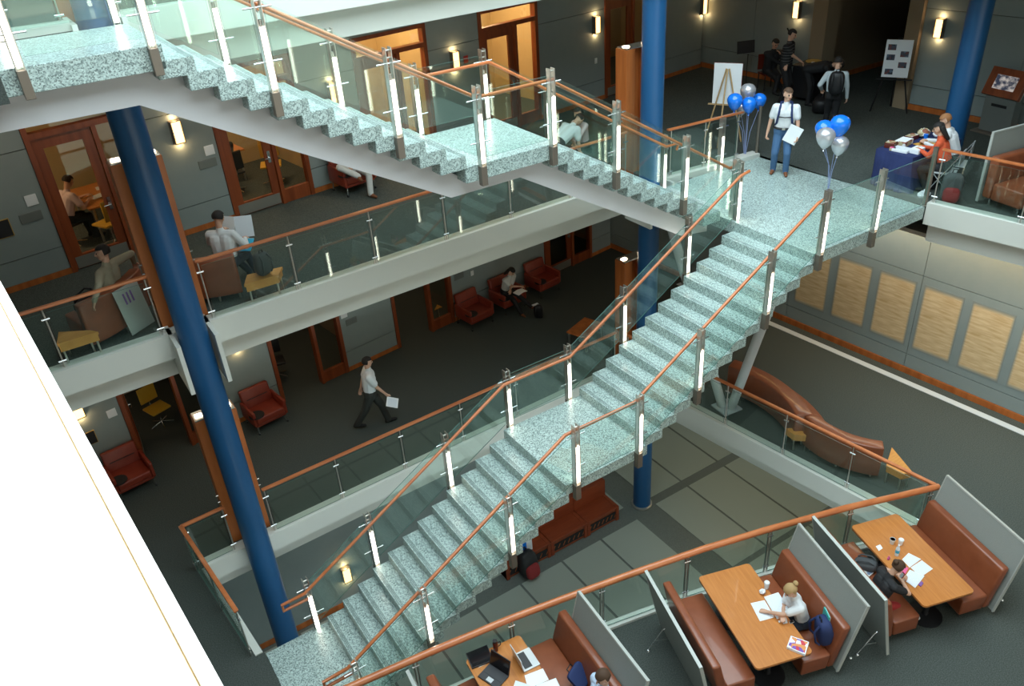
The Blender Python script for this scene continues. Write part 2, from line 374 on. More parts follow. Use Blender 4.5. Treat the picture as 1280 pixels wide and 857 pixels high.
# ------------------------------------------------------------------ stair railings with lit posts
PLATES = MB(); PLATES.box(-0.045, -0.05, -0.02, -0.033, 0.05, 1.13); PLATES.box(0.033, -0.05, -0.02, 0.045, 0.05, 1.13)
for zz in (1.09, 1.0): PLATES.cyl((-0.05, 0, zz), (0.05, 0, zz), 0.011, 8)
plate_me = PLATES.mesh('light_post', 'steel')
q = MB(); q.cyl((0, 0, 0.02), (0, 0, 0.72), 0.029, 12); tube_me = q.mesh('light_tube', 'tube', smooth=True)
q = MB(); q.cyl((-0.17, 0, 0), (0.17, 0, 0), 0.012, 8); clip_me = q.mesh('glass_clip', 'chrome', smooth=True)
q = MB(); q.box(-0.05, -0.045, -0.31, 0.05, 0.05, -0.02); brk_me = q.mesh('bracket', 'steel_dull', bevel=0.006)
q = MB(); q.cyl((0, 0, 0.721), (0, 0, 0.80), 0.024, 10); ferr_me = q.mesh('lamp_holder', 'steel', smooth=True)
def light_post(parent, x, y, z, brk=True):
    o = link('light_post', plate_me, parent); o.location = Vector((x, y, z)) - parent.location
    link('light_tube', tube_me, o); link('lamp_holder', ferr_me, o)
    for zz in (0.93, 0.33): link('glass_clip', clip_me, o, (0, 0, zz))
    if brk: link('bracket', brk_me, o)
def glass_panel(parent, a, c, zb0, zt0, zb1, zt1, th=0.012):
    """upright pane from plan point a to c with sloping bottom and top"""
    a = Vector((a[0], a[1], 0)); c = Vector((c[0], c[1], 0)); d = (c-a).normalized(); n = Vector((-d.y, d.x, 0))*th/2
    P = [a-n+Vector((0,0,zb0)), c-n+Vector((0,0,zb1)), c-n+Vector((0,0,zt1)), a-n+Vector((0,0,zt0))]; Q = [x+2*n for x in P]
    q = MB(); q.add(P+Q, [(0,1,2,3), (7,6,5,4)], 0); q.add(P+Q, [(0,4,5,1), (1,5,6,2), (2,6,7,3), (3,7,4,0)], 1)
    return q.build('glass_panel', ['glass', 'glass_edge'], parent)
def handrail(parent, pts, r=0.028, name='handrail'):
    q = MB(); q.tube(pts, r, 12); return q.build(name, 'wood_rail', parent, True, True)
def stair_rail(label, y, yr, posts, rail, extra=None, sgn=1, brk=True):
    t = thing('stair_railing', label, 'railing', (posts[0][0], y, posts[0][1]), 0, None)
    for (x, z) in posts: light_post(t, x, y, z, brk)
    for (x0, z0), (x1, z1) in zip(posts, posts[1:]):
        s = 1 if x1 > x0 else -1; f = 0.075*(z1-z0)/abs(x1-x0)
        glass_panel(t, (x0+s*0.075, y), (x1-s*0.075, y), z0+f+0.10, z0+f+1.03, z1-f+0.10, z1-f+1.03)
    handrail(t, [(x, yr, z) for x, z in rail])
    for (x, z) in posts:
        zr = None
        for (xa, za), (xb, zb) in zip(rail, rail[1:]):
            if min(xa, xb) <= x <= max(xa, xb): zr = za + (zb-za)*(x-xa)/(xb-xa) if abs(xb-xa) > 1e-6 else za
        if zr: 
            q = MB(); q.tube([(x, y, zr-0.09), (x, yr, zr-0.06), (x, yr, zr-0.02)], 0.009, 6); q.build('rail_arm', 'steel', t, True, True)
    return t
zA = lambda x: 0.0
PA = [(-0.18, 0.0), (1.02, 4*RISE), (2.56, 9*RISE), (3.82, 13*RISE), (5.08, 13*RISE), (6.33, 17*RISE), (7.82, 22*RISE), (9.02, H)]
RA = [(-0.22, 0.80), (-0.63, 0.80), (-0.63, 0.93), (-0.25, 0.94), (3.70, 3.25), (5.06, 3.25), (8.93, 5.52), (9.16, 5.56)]
t = stair_rail('lit post glass railing along the open outer side of the lower staircase', W0-0.05, W0+0.05, PA, RA)
light_post(t, 10.43, W0-0.05, H)
glass_panel(t, (9.1, W0-0.05), (10.35, W0-0.05), H+0.1, H+1.05, H+0.1, H+1.05); glass_panel(t, (10.51, W0-0.05), (11.86, W0-0.05), H+0.1, H+1.05, H+0.1, H+1.05)
stair_rail('lit post glass railing on the inner side of the lower staircase', W1+0.05, W1-0.05, PA, RA)
PC = [(9.07, H), (7.81, H+4*RISE), (6.28, H+9*RISE), (5.05, zl), (3.79, zl), (2.54, H+17*RISE), (1.02, H+22*RISE), (-0.20, H2), (-1.50, H2)]
RC = [(9.30, H+0.80), (9.34, H+0.93), (9.02, H+0.93), (5.10, zl+0.93), (3.84, zl+0.93), (-0.13, H2+0.93), (-2.0, H2+0.93)]
stair_rail('lit post glass railing on the near side of the upper staircase', U0-0.05, U0+0.06, PC, RC)
stair_rail('lit post glass railing on the far side of the upper staircase', U1+0.05, U1-0.06, PC, RC)

# ------------------------------------------------------------------ balcony railings
q = MB(); q.cyl((0, 0, -0.03), (0, 0, 1.03), 0.013, 8); post_me = q.mesh('post', 'steel', smooth=True)
q = MB(); q.cyl((-0.055, 0, 0), (0.055, 0, 0), 0.017, 8); bclip_me = q.mesh('glass_clip', 'chrome', smooth=True)
def balcony_rail(label, pts, z, posts, cap=(0.075, 0.042), round_r=None, dbl=False, gap=0.05, captop=1.09):
    """pts: plan polyline of the cap; posts: list of (x,y,angle)"""
    t = thing('balcony_railing', label, 'railing', (pts[0][0], pts[0][1], z))
    if round_r:
        q = MB(); q.tube([(x, y, z+captop-round_r) for x, y in pts], round_r, 14); q.build('handrail', 'wood_rail', t, True, True)
    else:
        q = MB(); q.prism(band(pts, -cap[0]/2, cap[0]/2, 0, 0), z+captop-cap[1], z+captop); q.build('handrail', 'wood_rail', t, True, True, 0.012)
    for (x, y, a) in posts:
        offs = (-0.022, 0.022) if dbl else (0,)
        o = None
        for dx in offs:
            o = link('post', post_me, t); o.location = Vector((x+dx*math.cos(a), y+dx*math.sin(a), z)) - t.location; o.rotation_euler.z = a
            if dx <= 0:
                for zz in (0.88, 0.18): link('glass_clip', bclip_me, o, (0.022 if dbl else 0, 0, zz))
    return t
def rail_run(label, pts, z, spacing, off=0.0, start=0.0, **kw):
    P = [Vector(p) for p in pts]; posts = []; L = [0]
    for i in range(len(P)-1): L.append(L[-1]+(P[i+1]-P[i]).length)
    def pos(s):
        for i in range(len(P)-1):
            if s <= L[i+1]+1e-6:
                d = (P[i+1]-P[i]).normalized(); p = P[i]+d*(s-L[i]); return p, math.atan2(d.y, d.x)
        d = (P[-1]-P[-2]).normalized(); return P[-1], math.atan2(d.y, d.x)
    n = max(1, round((L[-1]-2*start)/spacing)); ss = [start+(L[-1]-2*start)*i/n for i in range(n+1)]
    for s in ss: p, a = pos(s); posts.append((p.x, p.y, a))
    t = balcony_rail(label, pts, z, posts, **kw)
    for (x0, y0, a0), (x1, y1, a1) in zip(posts, posts[1:]):
        d = Vector((x1-x0, y1-y0)).normalized()*0.04
        glass_panel(t, (x0+d.x, y0+d.y), (x1-d.x, y1-d.y), z+0.06, z+0.98, z+0.06, z+0.98)
    return t
def eo(x, o=0.06): return (x, YE(x)+o)
rail_run('wood capped glass balcony railing with orange top, left of the blue column, middle floor', [eo(-6.5), eo(-0.74)], H, 1.4, start=0.05)
rail_run('wood capped glass balcony railing running under the upper staircase, middle floor', [eo(-0.02), eo(8.78)], H, 1.49, start=0.03)
rail_run('short orange capped glass railing left of the blue column on the lower carpet', [(-0.73, YE(-0.7)+0.06), (-1.50, 4.38)], 0, 0.75, start=0.04)
rail_run('orange capped glass railing beside the foot of the granite stair', [(-1.50, 4.40), (-1.27, 1.92)], 0, 1.25, start=0.03)
rail_run('orange capped glass railing along the lower corridor behind the stair', [eo(-0.02), eo(8.50)], 0, 1.46, start=0.03)
rail_run('orange capped glass railing in front of the curved sofas', [(8.62, 4.50), (9.47, -2.66)], 0, 1.45, start=0.1)
rail_run('thick round wooden railing curving past the study booths', [(9.50, -2.70)]+[(x, y-0.06) for x, y in FRONT[1:]], 0, 1.5, start=0.12, round_r=0.055, dbl=True, captop=1.10)
rail_run('short wood capped glass railing beside the easel at the landing', [(9.45, 4.22), (11.40, 4.03)], H, 1.0, start=0.1)
rail_run('wood capped glass railing beside the red backpack and brown sofa', [(12.13, -0.03), (12.42, -2.0), (13.0, -6)], H, 1.4, start=0.03)
rail_run('glass railing of the top balcony behind the staircase', [(-0.1, YE(0)+0.06), eo(8.8)], H2, 1.49, start=0.05)
rail_run('glass railing of the top balcony left of the blue column', [(-6.5, 4.0), (-0.75, 4.0)], H2, 1.4, start=0.05)
q = MB()
tp = thing('end_post', 'stout round steel post at the end of the landing railing', 'post', (11.88, 3.98, H), 0); q.cyl((11.88, 3.98, H), (11.88, 3.98, H+1.1), 0.035, 14); q.build('post', 'steel_dull', tp, True, True); q = MB(); q.cyl((11.88, 3.98, H), (11.88, 3.98, H+0.012), 0.06, 14); q.build('foot_plate', 'steel', tp, True, True)
light_tp = thing('light_post_stand', 'single lit steel post at the far edge of the landing', 'post', (10.68, 3.90, H)); light_post(light_tp, 10.68, 3.90, H, False)
tp = thing('end_post', 'stout round steel post beside the red backpack', 'post', (12.07, 0.06, H), 0); q = MB(); q.cyl((12.07, 0.06, H), (12.07, 0.06, H+1.1), 0.045, 14); q.build('post', 'steel_dull', tp, True, True); q = MB(); q.cyl((12.07, 0.06, H), (12.07, 0.06, H+0.012), 0.07, 14); q.build('foot_plate', 'steel', tp, True, True)

#STAGE2
# ------------------------------------------------------------------ more helpers
def sell(q, c, rx, ry, rz, p=0.5, nu=16, nv=10, mi=0, mx=None):
    """soft box (superellipsoid)"""
    def sg(a): return math.copysign(abs(a)**p, a)
    vs = []; c = Vector(c)
    for i in range(nv+1):
        th = -math.pi/2+math.pi*i/nv
        for j in range(nu):
            a = 2*math.pi*j/nu
            v = Vector((rx*sg(math.cos(th))*sg(math.cos(a)), ry*sg(math.cos(th))*sg(math.sin(a)), rz*sg(math.sin(th))))
            if mx is not None: v = mx @ v
            vs.append(v+c)
    fs = [(i*nu+j, i*nu+(j+1)%nu, (i+1)*nu+(j+1)%nu, (i+1)*nu+j) for i in range(nv) for j in range(nu)]
    return q.add(vs, fs, mi)
def facing(dx, dy): return math.atan2(-dx, dy)       # turns local +Y to (dx,dy)
def P3(name, q, m, t, **k): return q.build(name, m, t, False, **k)

# ------------------------------------------------------------------ corridor walls with doors, left side
WA = math.atan(0.14); WC = 1/math.cos(WA)
def wall_root(name, z, kind='structure'):
    o = link(name, None, None, (0, 8.28, z), WA); o['kind'] = kind; return o
def sub_root(root, s0):
    name, z = root
    o = link(name, None, None, Vector((0, 8.28, z)) + Matrix.Rotation(WA, 3, 'Z') @ Vector((s0, 0, 0)), WA); o['kind'] = 'structure'; return o
def wall_seg(root, s0, s1, zt=3.9, wide=3.0):
    root = sub_root(root, s0); s1 -= s0; s0 = 0.0
    q = MB(); q.box(s0, 0.03, 0, s1, 0.16, zt); P3('backing', q, 'wall_gap', root)
    n = max(1, round((s1-s0)/wide)); w_ = (s1-s0)/n
    for i in range(n):
        for (z0, z1) in ((0.11, 0.53), (0.545, 2.33), (2.345, zt)):
            q = MB(); q.box(s0+i*w_+0.006, 0.0, z0, s0+(i+1)*w_-0.006, 0.035, z1); P3('panel', q, 'wall', root)
    q = MB(); q.box(s0, -0.015, 0, s1, 0.03, 0.105); P3('baseboard', q, 'wood', root)
def wall_head(root, s0, s1, z0, zt=3.9):
    root = sub_root(root, s0); s1 -= s0; s0 = 0.0
    q = MB(); q.box(s0, 0.0, z0, s1, 0.16, zt); P3('panel', q, 'wall', root)
dn = [0]
def door_unit(z, s0, s1, flip=False, opened=0.0, top=2.95):
    dn[0] += 1; root = wall_root('door_%d' % dn[0], z); root.location = Vector((0, 8.28, z)) + Matrix.Rotation(WA, 3, 'Z') @ Vector((s0, 0, 0)); XF[root.name] = Matrix.Translation(root.location) @ Matrix.Rotation(WA, 4, 'Z')
    w_ = s1-s0; lf = 1.0; f = 'wood_door'
    q = MB(); q.box(0, -0.03, 0, 0.09, 0.14, top); P3('jamb', q, f, root)
    q = MB(); q.box(w_-0.09, -0.03, 0, w_, 0.14, top); P3('jamb', q, f, root)
    q = MB(); q.box(0.09+lf, -0.03, 0, 0.17+lf, 0.14, 2.5); P3('mullion', q, f, root)
    q = MB(); q.box(0.09, -0.03, 2.46, w_-0.09, 0.14, 2.56); P3('head_rail', q, f, root)
    q = MB(); q.box(0.09, -0.03, top-0.08, w_-0.09, 0.14, top); P3('head_rail', q, f, root)
    q = MB(); q.box(0.09, 0.05, 2.56, w_-0.09, 0.06, top-0.08); P3('transom_pane', q, 'pane', root)
    # sidelight
    x0 = 0.17+lf; x1 = w_-0.09
    q = MB(); q.box(x0, 0.0, 0, x1, 0.09, 0.28); P3('bottom_rail', q, f, root)
    q = MB(); q.box(x0, 0.04, 0.28, x1, 0.05, 2.46); P3('side_pane', q, 'pane', root)
    # leaf
    lo = link('door_leaf', None, root, (0.09, 0.05, 0.0), opened); XF[lo.name] = XF[root.name] @ Matrix.Translation((0.09, 0.05, 0)) @ Matrix.Rotation(opened, 4, 'Z')
    q = MB(); q.box(0.01, -0.03, 0.02, 0.17, 0.03, 2.45); q.box(lf-0.17, -0.03, 0.02, lf-0.01, 0.03, 2.45); q.box(0.17, -0.03, 2.27, lf-0.17, 0.03, 2.45); q.box(0.17, -0.03, 0.02, lf-0.17, 0.03, 0.28)
    me = q.mesh('door_leaf', f); lo_name = lo.name; bpy.data.objects.remove(lo); XF.pop(lo_name, None)
    lo = link('door_leaf', me, root, (0.09, 0.05, 0.0), opened)
    q = MB(); q.box(0.17, -0.004, 0.28, lf-0.17, 0.004, 2.27); P3('leaf_pane', q, 'pane', lo)
    q = MB(); q.box(0.03, -0.036, 0.03, lf-0.03, -0.031, 0.25); P3('kick_plate', q, 'kick', lo)
    q = MB(); q.box(lf-0.12, -0.045, 0.93, lf-0.06, -0.03, 1.17); q.tube([(lf-0.09, -0.04, 1.03), (lf-0.09, -0.09, 1.03), (lf-0.21, -0.09, 1.03)], 0.011, 8); P3('handle', q, 'chrome', lo)
def corridor(name, z, doors, sA, sB, room_col, rooms_lit, opened=()):
    root = (name, z); s = sA
    for i, (a, c) in enumerate(doors):
        a *= WC; c *= WC
        wall_seg(root, s, a); wall_head(root, a, c, 2.95); s = c
        door_unit(z, a, c, opened=(R(78) if i in opened else 0.0))
    wall_seg(root, s, sB)
    # rooms behind
    rm = wall_root(name.replace('left', 'rooms'), z)
    mids = [sA] + [0.5*(doors[i][1]+doors[i+1][0])*WC for i in range(len(doors)-1)] + [sB]
    for x in mids:
        q = MB(); q.box(x-0.06, 0.16, 0, x+0.06, 3.3, 3.9); P3('partition', q, room_col, rm)
    for i in range(len(mids)-1):
        q = MB(); q.box(mids[i]+0.06, 3.2, 0, mids[i+1]-0.06, 3.3, 3.9); P3('back_panel', q, room_col, rm)
        if i < len(rooms_lit) and rooms_lit[i]:
            c = Vector((0, 8.28, z)) + Matrix.Rotation(WA, 3, 'Z') @ Vector((0.5*(mids[i]+mids[i+1]), 1.7, 3.7))
            area('room_light', c, 1.2, 0.6, rooms_lit[i], (1, 0.72, 0.42))
L2D = [(-1.57, 0.22), (1.62, 3.45), (4.87, 6.78), (8.27, 10.12), (12.5, 14.3)]
L1D = [(-1.65, 0.15), (1.60, 3.42), (4.87, 6.70), (10.0, 11.9)]
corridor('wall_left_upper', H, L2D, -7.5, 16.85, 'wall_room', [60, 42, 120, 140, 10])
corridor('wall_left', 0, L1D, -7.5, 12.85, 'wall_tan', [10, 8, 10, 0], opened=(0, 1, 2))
# top storey wall, plain panels
wr = ('wall_left_top', H2)
wall_seg(wr, -7.5, 16.8)

def wall_board(label, cat, u, v, z0, wdt, hgt, m, rim=None):
    """flat plate fixed to the left corridor wall, at photo pixel u,v"""
    d = ray(u, v); s = (8.28 + 0.14*CP.x - CP.y)/(d.y - 0.14*d.x); p = CP + d*s
    t = thing('wall_sign', label, cat, p, WA)
    q = MB(); q.box(-wdt/2, -0.018, -hgt/2, wdt/2, 0.0, hgt/2); P3('plate', q, rim or m, t, bevel=0.004)
    q = MB(); q.box(-wdt/2+0.012, -0.021, -hgt/2+0.012, wdt/2-0.012, -0.0175, hgt/2-0.012); P3('face', q, m, t)
    return t
wall_board('small white notice on the grey wall left of the lit study room door', 'sign', 39, 250, H, 0.19, 0.19, 'paper')
wall_board('grey room nameplate under the white notice, left of the lit study room door', 'sign', 39, 271, H, 0.36, 0.17, 'plate_grey')
wall_board('dark picture in a yellow frame on the grey wall', 'picture', 4, 286, H, 0.26, 0.32, 'dark', 'gold')
wall_board('small white notice on the grey wall right of the blue column', 'sign', 261.5, 187.5, H, 0.19, 0.19, 'paper')
wall_board('grey room nameplate under the notice right of the blue column', 'sign', 259.5, 204, H, 0.36, 0.17, 'plate_grey')
wall_board('small white notice on the lower corridor wall by an open door', 'sign', 139.5, 516, 0, 0.18, 0.18, 'paper')
wall_board('dark picture in a yellow frame on the lower corridor wall', 'picture', 113, 547, 0, 0.22, 0.3, 'dark', 'gold')
wall_board('small white notice on the lower wall beside the middle open door', 'sign', 429.5, 393, 0, 0.17, 0.17, 'paper')
wall_board('grey room nameplate on the lower wall beside the middle open door', 'sign', 439, 401, 0, 0.30, 0.16, 'plate_grey')
wall_board('grey room nameplate on the wall above the red armchairs', 'sign', 573, 343, 0, 0.32, 0.26, 'plate_grey')
wall_board('white light switch on the wall above the red armchairs', 'switch', 590, 341, 0, 0.09, 0.14, 'white')
wall_board('white light switch on the grey wall under a lit sconce', 'switch', 744.5, 76, H, 0.09, 0.14, 'white')
wall_board('red fire alarm box beside a lit sconce', 'alarm', 582, 74, H, 0.13, 0.16, mat('alarm_red', (0.5, 0.03, 0.02), 0.4).name)

# sconces
def make_sconce():
    t = thing('wall_sconce', 'warm glowing rectangular wall sconce', 'lamp', (0, 0, 0))
    q = MB(); q.box(-0.11, -0.02, -0.23, 0.11, 0.0, 0.23); P3('back_plate', q, 'steel_dull', t)
    q = MB(); q.box(-0.085, -0.10, -0.20, 0.085, -0.022, 0.20); P3('diffuser', q, 'sconce_glow', t, bevel=0.01)
    for sx in (-1, 1):
        q = MB(); q.box(sx*0.095-0.008, -0.112, -0.215, sx*0.095+0.008, -0.02, 0.215); P3('side_frame', q, 'steel_dull', t)
    for sz in (-1, 1):
        q = MB(); q.box(-0.087, -0.112, sz*0.208-0.007, 0.087, -0.02, sz*0.208+0.007); P3('end_frame', q, 'steel_dull', t)
    for sz in (-1, 1):
        l = bpy.data.lights.new('bulb', 'POINT'); l.energy = 2.2; l.color = (1, 0.66, 0.32); l.shadow_soft_size = 0.04
        o = bpy.data.objects.new('bulb', l); COL.objects.link(o); o.parent = t; o.location = (0, -0.075, sz*0.26)
    return t
sconce = make_sconce(); first_sconce = [True]
def put_sconce(loc, rz, label):
    o = sconce if first_sconce[0] else copy_tree(sconce); first_sconce[0] = False
    o.location = loc; o.rotation_euler.z = rz; o['label'] = label; o['group'] = 'warm wall sconces'
for x, lb in ((0.93, 'lit wall sconce right of the blue column above the white notice'), (4.27, 'lit wall sconce seen through the upper stair glass, above the red armchair'),
              (7.49, 'lit wall sconce beside the red fire alarm box'), (12.15, 'lit wall sconce above the white light switch')):
    put_sconce((x, YW(x)-0.001, H+2.0), WA, lb)
put_sconce((-2.38, YW(-2.38)-0.001, 1.98), WA, 'lit wall sconce above the yellow framed picture on the lower corridor')
put_sconce((0.93, YW(0.93)-0.001, 2.0), WA, 'lit wall sconce above a single red armchair on the lower corridor')
put_sconce((8.9, YW(8.9)-0.001, 2.1), WA, 'lit wall sconce above the row of red armchairs')

# ground floor wall with sconce and wooden base
YG = CP.y+(6.2-CP.y)*s_
q = MB(); q.box(-8, YG, G0, 8.6, YG+0.2, -0.8); gw = struct(q.build('wall_ground', 'wall'))
q = MB(); q.box(-8, YG-0.03, G0, 8.6, YG, G0+0.14); struct(q.build('baseboard_ground', 'wood'))
pp = aty(432, 716, YG); put_sconce((pp.x, YG-0.001, pp.z), 0, 'lit wall sconce on the ground floor wall below the stair')

# ------------------------------------------------------------------ right hand walls
def rwall(name, x0, y0, x1, y1, z, zt, tiers, wide, base='wood', baseh=0.13, joints=None, side=1):
    """panelled wall from (x0,y0) to (x1,y1); its face looks to the left of that direction"""
    d = Vector((x1-x0, y1-y0)); L = d.length; a = math.atan2(d.y, d.x)
    root = link(name, None, None, (x0, y0, z), a); root['kind'] = 'structure'
    def bx_(a0, y0, z0, a1, y1, z1): q = MB(); ya, yb = sorted((side*y0, side*y1)); q.box(a0, ya, z0, a1, yb, z1); return q
    P3('backing', bx_(0, -0.16, 0, L, -0.03, zt), 'wall_gap', root)
    js = joints or [i*L/max(1, round(L/wide)) for i in range(max(1, round(L/wide))+1)]
    for a0, a1 in zip(js, js[1:]):
        for z0, z1 in tiers: P3('panel', bx_(a0+0.006, -0.035, z0, a1-0.006, 0, z1), 'wall', root)
    P3('baseboard', bx_(0, -0.03, 0, L, 0.02, baseh), base, root)
    return root
T2 = ((0.14, 0.585), (0.60, 2.33), (2.345, 3.9))
def X17(y): return 17.15-0.07*(y-2.5)
rw2 = rwall('wall_right_upper', X17(3.85), 3.85, X17(-8)*0+17.9, -8, H, 3.9, T2, 2.4, side=-1)
# make the wall face the atrium
rwall('wall_right_upper', 16.9, 6.75, 16.75, 10.75, H, 3.9, T2, 2.0)
rb = rwall('wall_right', XW(10.5), 10.5, XW(-9), -9, 0, 3.9, ((0.16, 0.48), (0.495, 2.43), (2.445, 3.9)), 3.0, baseh=0.15, joints=[0]+[(10.5-y)*1.0036 for y in (6.9, 3.75, 0.6, -2.55, -5.7)]+[(10.5+9)*1.0036], side=-1)
# corridor opening with tan jambs and side walls
q = MB(); q.box(16.95, 3.86, H, 17.35, 4.22, H+3.9); tn[0] += 1; struct(q.build('trim_%d' % tn[0], 'wall_tan'))
q = MB(); q.box(16.72, 6.30, H, 17.2, 6.74, H+3.9); tn[0] += 1; struct(q.build('trim_%d' % tn[0], 'wall_tan'))
q = MB(); q.box(17.35, 3.7, H, 24, 3.86, H+3.9); struct(q.build('wall_corridor', 'wall_tan'))
q = MB(); q.box(17.2, 6.9, H, 24, 7.05, H+3.9); struct(q.build('wall_corridor', 'wall_tan'))
q = MB(); q.box(17.2, 6.86, H, 24, 6.9, H+0.13); struct(q.build('baseboard_corridor', 'wood'))
q = MB(); q.box(17.0, 4.22, H+2.75, 17.3, 6.3, H+3.9); tn[0] += 1; struct(q.build('trim_%d' % tn[0], 'wall_tan'))
for (u, v, kind, lb) in ((1176, 35, 'r', 'lit wall sconce above the poster easel and beside a blue column'), (998, 12, 'r', 'lit wall sconce left of the tan corridor opening'), (878, 8, 'l', 'lit wall sconce left of the corridor corner')):
    if kind == 'r':
        d = ray(u, v); s = (17.15-0.07*(CP.y-2.5)-CP.x)/(d.x+0.07*d.y); p = CP+d*s
        if u < 1100: p = CP + d*((16.84-CP.x)/d.x)
        put_sconce((p.x-0.002, p.y, p.z), -math.pi/2, lb)
    else:
        p = CP + ray(u, v)*((8.28+0.14*CP.x-CP.y)/(ray(u, v).y-0.14*ray(u, v).x)); put_sconce((p.x, p.y-0.001, p.z), WA, lb)

# plywood sheets on the lower right wall
def ply_mat():
    mt = mat('plywood', (0.58, 0.38, 0.18), 0.5, 0, (0.80, 0.62, 0.38), 3.5, (0.8, 1, 6), detail=5, ramp=(0.3, 0.7)); nt = mt.node_tree; n = nt.nodes; b = n['Principled BSDF']
    tc = n.new('ShaderNodeTexCoord'); sp = n.new('ShaderNodeSeparateXYZ'); nt.links.new(tc.outputs['Generated'], sp.inputs[0])
    def edge(sock):
        a = n.new('ShaderNodeMath'); a.operation = 'SUBTRACT'; a.inputs[1].default_value = 0.5; nt.links.new(sock, a.inputs[0])
        c = n.new('ShaderNodeMath'); c.operation = 'ABSOLUTE'; nt.links.new(a.outputs[0], c.inputs[0])
        mr = n.new('ShaderNodeMapRange'); mr.inputs[1].default_value = 0.5; mr.inputs[2].default_value = 0.42; mr.inputs[3].default_value = 0; mr.inputs[4].default_value = 1; mr.interpolation_type = 'SMOOTHSTEP'
        nt.links.new(c.outputs[0], mr.inputs[0]); return mr
    e1 = edge(sp.outputs['X']); e2 = edge(sp.outputs['Z']); mu = n.new('ShaderNodeMath'); mu.operation = 'MULTIPLY'
    nt.links.new(e1.outputs[0], mu.inputs[0]); nt.links.new(e2.outputs[0], mu.inputs[1])
    mx = n.new('ShaderNodeMix'); mx.data_type = 'RGBA'; old = b.inputs['Base Color'].links[0].from_socket
    nt.links.new(mu.outputs[0], mx.inputs[0]); mx.inputs[6].default_value = (0.24, 0.27, 0.26, 1); nt.links.new(old, mx.inputs[7]); nt.links.new(mx.outputs[2], b.inputs['Base Color'])
ply_mat()
for i in range(7):
    sc0 = (10.5-(3.16-1.02*i))*1.0036
    q = MB(); q.box(-0.43, -0.006, 0.66, 0.43, 0.0, 2.26); link('plywood_sheet', q.mesh('plywood_sheet', 'plywood'), rb, (sc0, 0, 0))
q = MB(); q.prism([(XW(7)-0.42, 7), (XW(7)-0.26, 7), (XW(-8)-0.26, -8), (XW(-8)-0.42, -8)], 0.0, 0.012); tn[0] += 1; struct(q.build('trim_%d' % tn[0], 'white_steel'))
area('wing_fill', (12.75, -1.0, H-0.87), 0.6, 8, 55, (0.88, 1.0, 0.97)); area('cove_light', (XW(0)-0.35, 0, H-0.85), 0.15, 9, 60, (1, 0.60, 0.22))  # the wing lamp is unseen, added to brighten the right wall and carpet
# unseen area lamps, added under the ceilings to brighten corridors and ground floor
area('corridor_fill', (2, 6.6, 3.72), 9, 0.5, 24, (1, 0.85, 0.65)); area('corridor_fill', (3, 6.9, H+3.7), 12, 0.5, 40, (1, 0.88, 0.7)); area('corridor_fill', (15, 7, H+3.7), 1.5, 4, 3, (1, 0.8, 0.6)); area('ground_fill', (11.5, 2.0, -0.9), 2, 6, 22, (1, 0.8, 0.45)); area('ground_fill', (5.0, -3.5, -0.9), 8, 1.5, 60, (1, 0.95, 0.85))

# ------------------------------------------------------------------ wooden lamp pylons behind the columns
def pylon(x, y, z, hgt, label, head=True):
    t = thing('wooden_pylon', label, 'pylon', (x, y, z), 0, 'orange wooden lamp pylons')
    q = MB(); q.box(-0.36, -0.06, 0, -0.14, 0.28, hgt); P3('side_panel', q, 'wood', t, bevel=0.006)
    q = MB(); q.box(0.14, -0.06, 0, 0.36, 0.28, hgt); P3('side_panel', q, 'wood', t, bevel=0.006)
    q = MB(); q.box(-0.14, 0.16, 0, 0.14, 0.26, hgt); P3('back_panel', q, 'wood', t)
    q = MB(); q.box(-0.34, -0.04, hgt+0.001, 0.34, 0.26, hgt+0.03); P3('top_tray', q, 'steel', t, bevel=0.004)
    for sx in (-1, 1):
        q = MB(); q.box(sx*0.25-0.06, 0.06, hgt+0.031, sx*0.25+0.06, 0.14, hgt+0.05); P3('up_light', q, 'lamp_glow', t)
    for zz in (1.0, 1.15):
        q = MB(); q.cyl((-0.40, -0.03, zz), (-0.34, -0.03, zz), 0.012, 8); P3('bolt', q, 'chrome', t)
        q = MB(); q.cyl((0.34, -0.03, zz), (0.40, -0.03, zz), 0.012, 8); P3('bolt', q, 'chrome', t)
pylon(-0.37, 4.72, H, 2.70, 'orange wooden lamp pylon behind the blue column, beside the seated men')
pylon(-0.37, 4.72, 0, 2.78, 'orange wooden lamp pylon behind the blue column on the lower corridor')
pylon(9.26, 4.92, H, 2.62, 'orange wooden lamp pylon behind the blue column near the easel')
pylon(9.26, 4.92, 0, 2.62, 'orange wooden lamp pylon behind the blue column, low in the dark corridor')
pylon(-0.37, 4.72, H2, 2.70, 'orange wooden lamp pylon on the top balcony')

# ------------------------------------------------------------------ foreground ledge of the top balcony
a0 = at(280, 857, 10.05); a1 = at(0, 350, 10.05); d = (a1-a0).normalized(); p0 = a0-d*1.2; p1 = a1+d*0.9; nrm = Vector((-d.y, d.x, 0))
if nrm.x > 0: nrm = -nrm
t = thing('balcony_ledge', 'sunlit white parapet ledge of the top balcony', 'ledge', (p0.x, p0.y, H2))
def strip(o0, o1): return [tuple((p0+nrm*o0).xy), tuple((p1+nrm*o0).xy), tuple((p1+nrm*o1).xy), tuple((p0+nrm*o1).xy)]
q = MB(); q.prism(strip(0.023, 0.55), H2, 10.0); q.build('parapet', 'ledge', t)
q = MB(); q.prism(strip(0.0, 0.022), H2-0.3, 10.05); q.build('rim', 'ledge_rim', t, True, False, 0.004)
q = MB(); q.prism(strip(0.0225, 0.55), 10.001, 10.045); q.build('cap', 'ledge', t, True, False, 0.006)

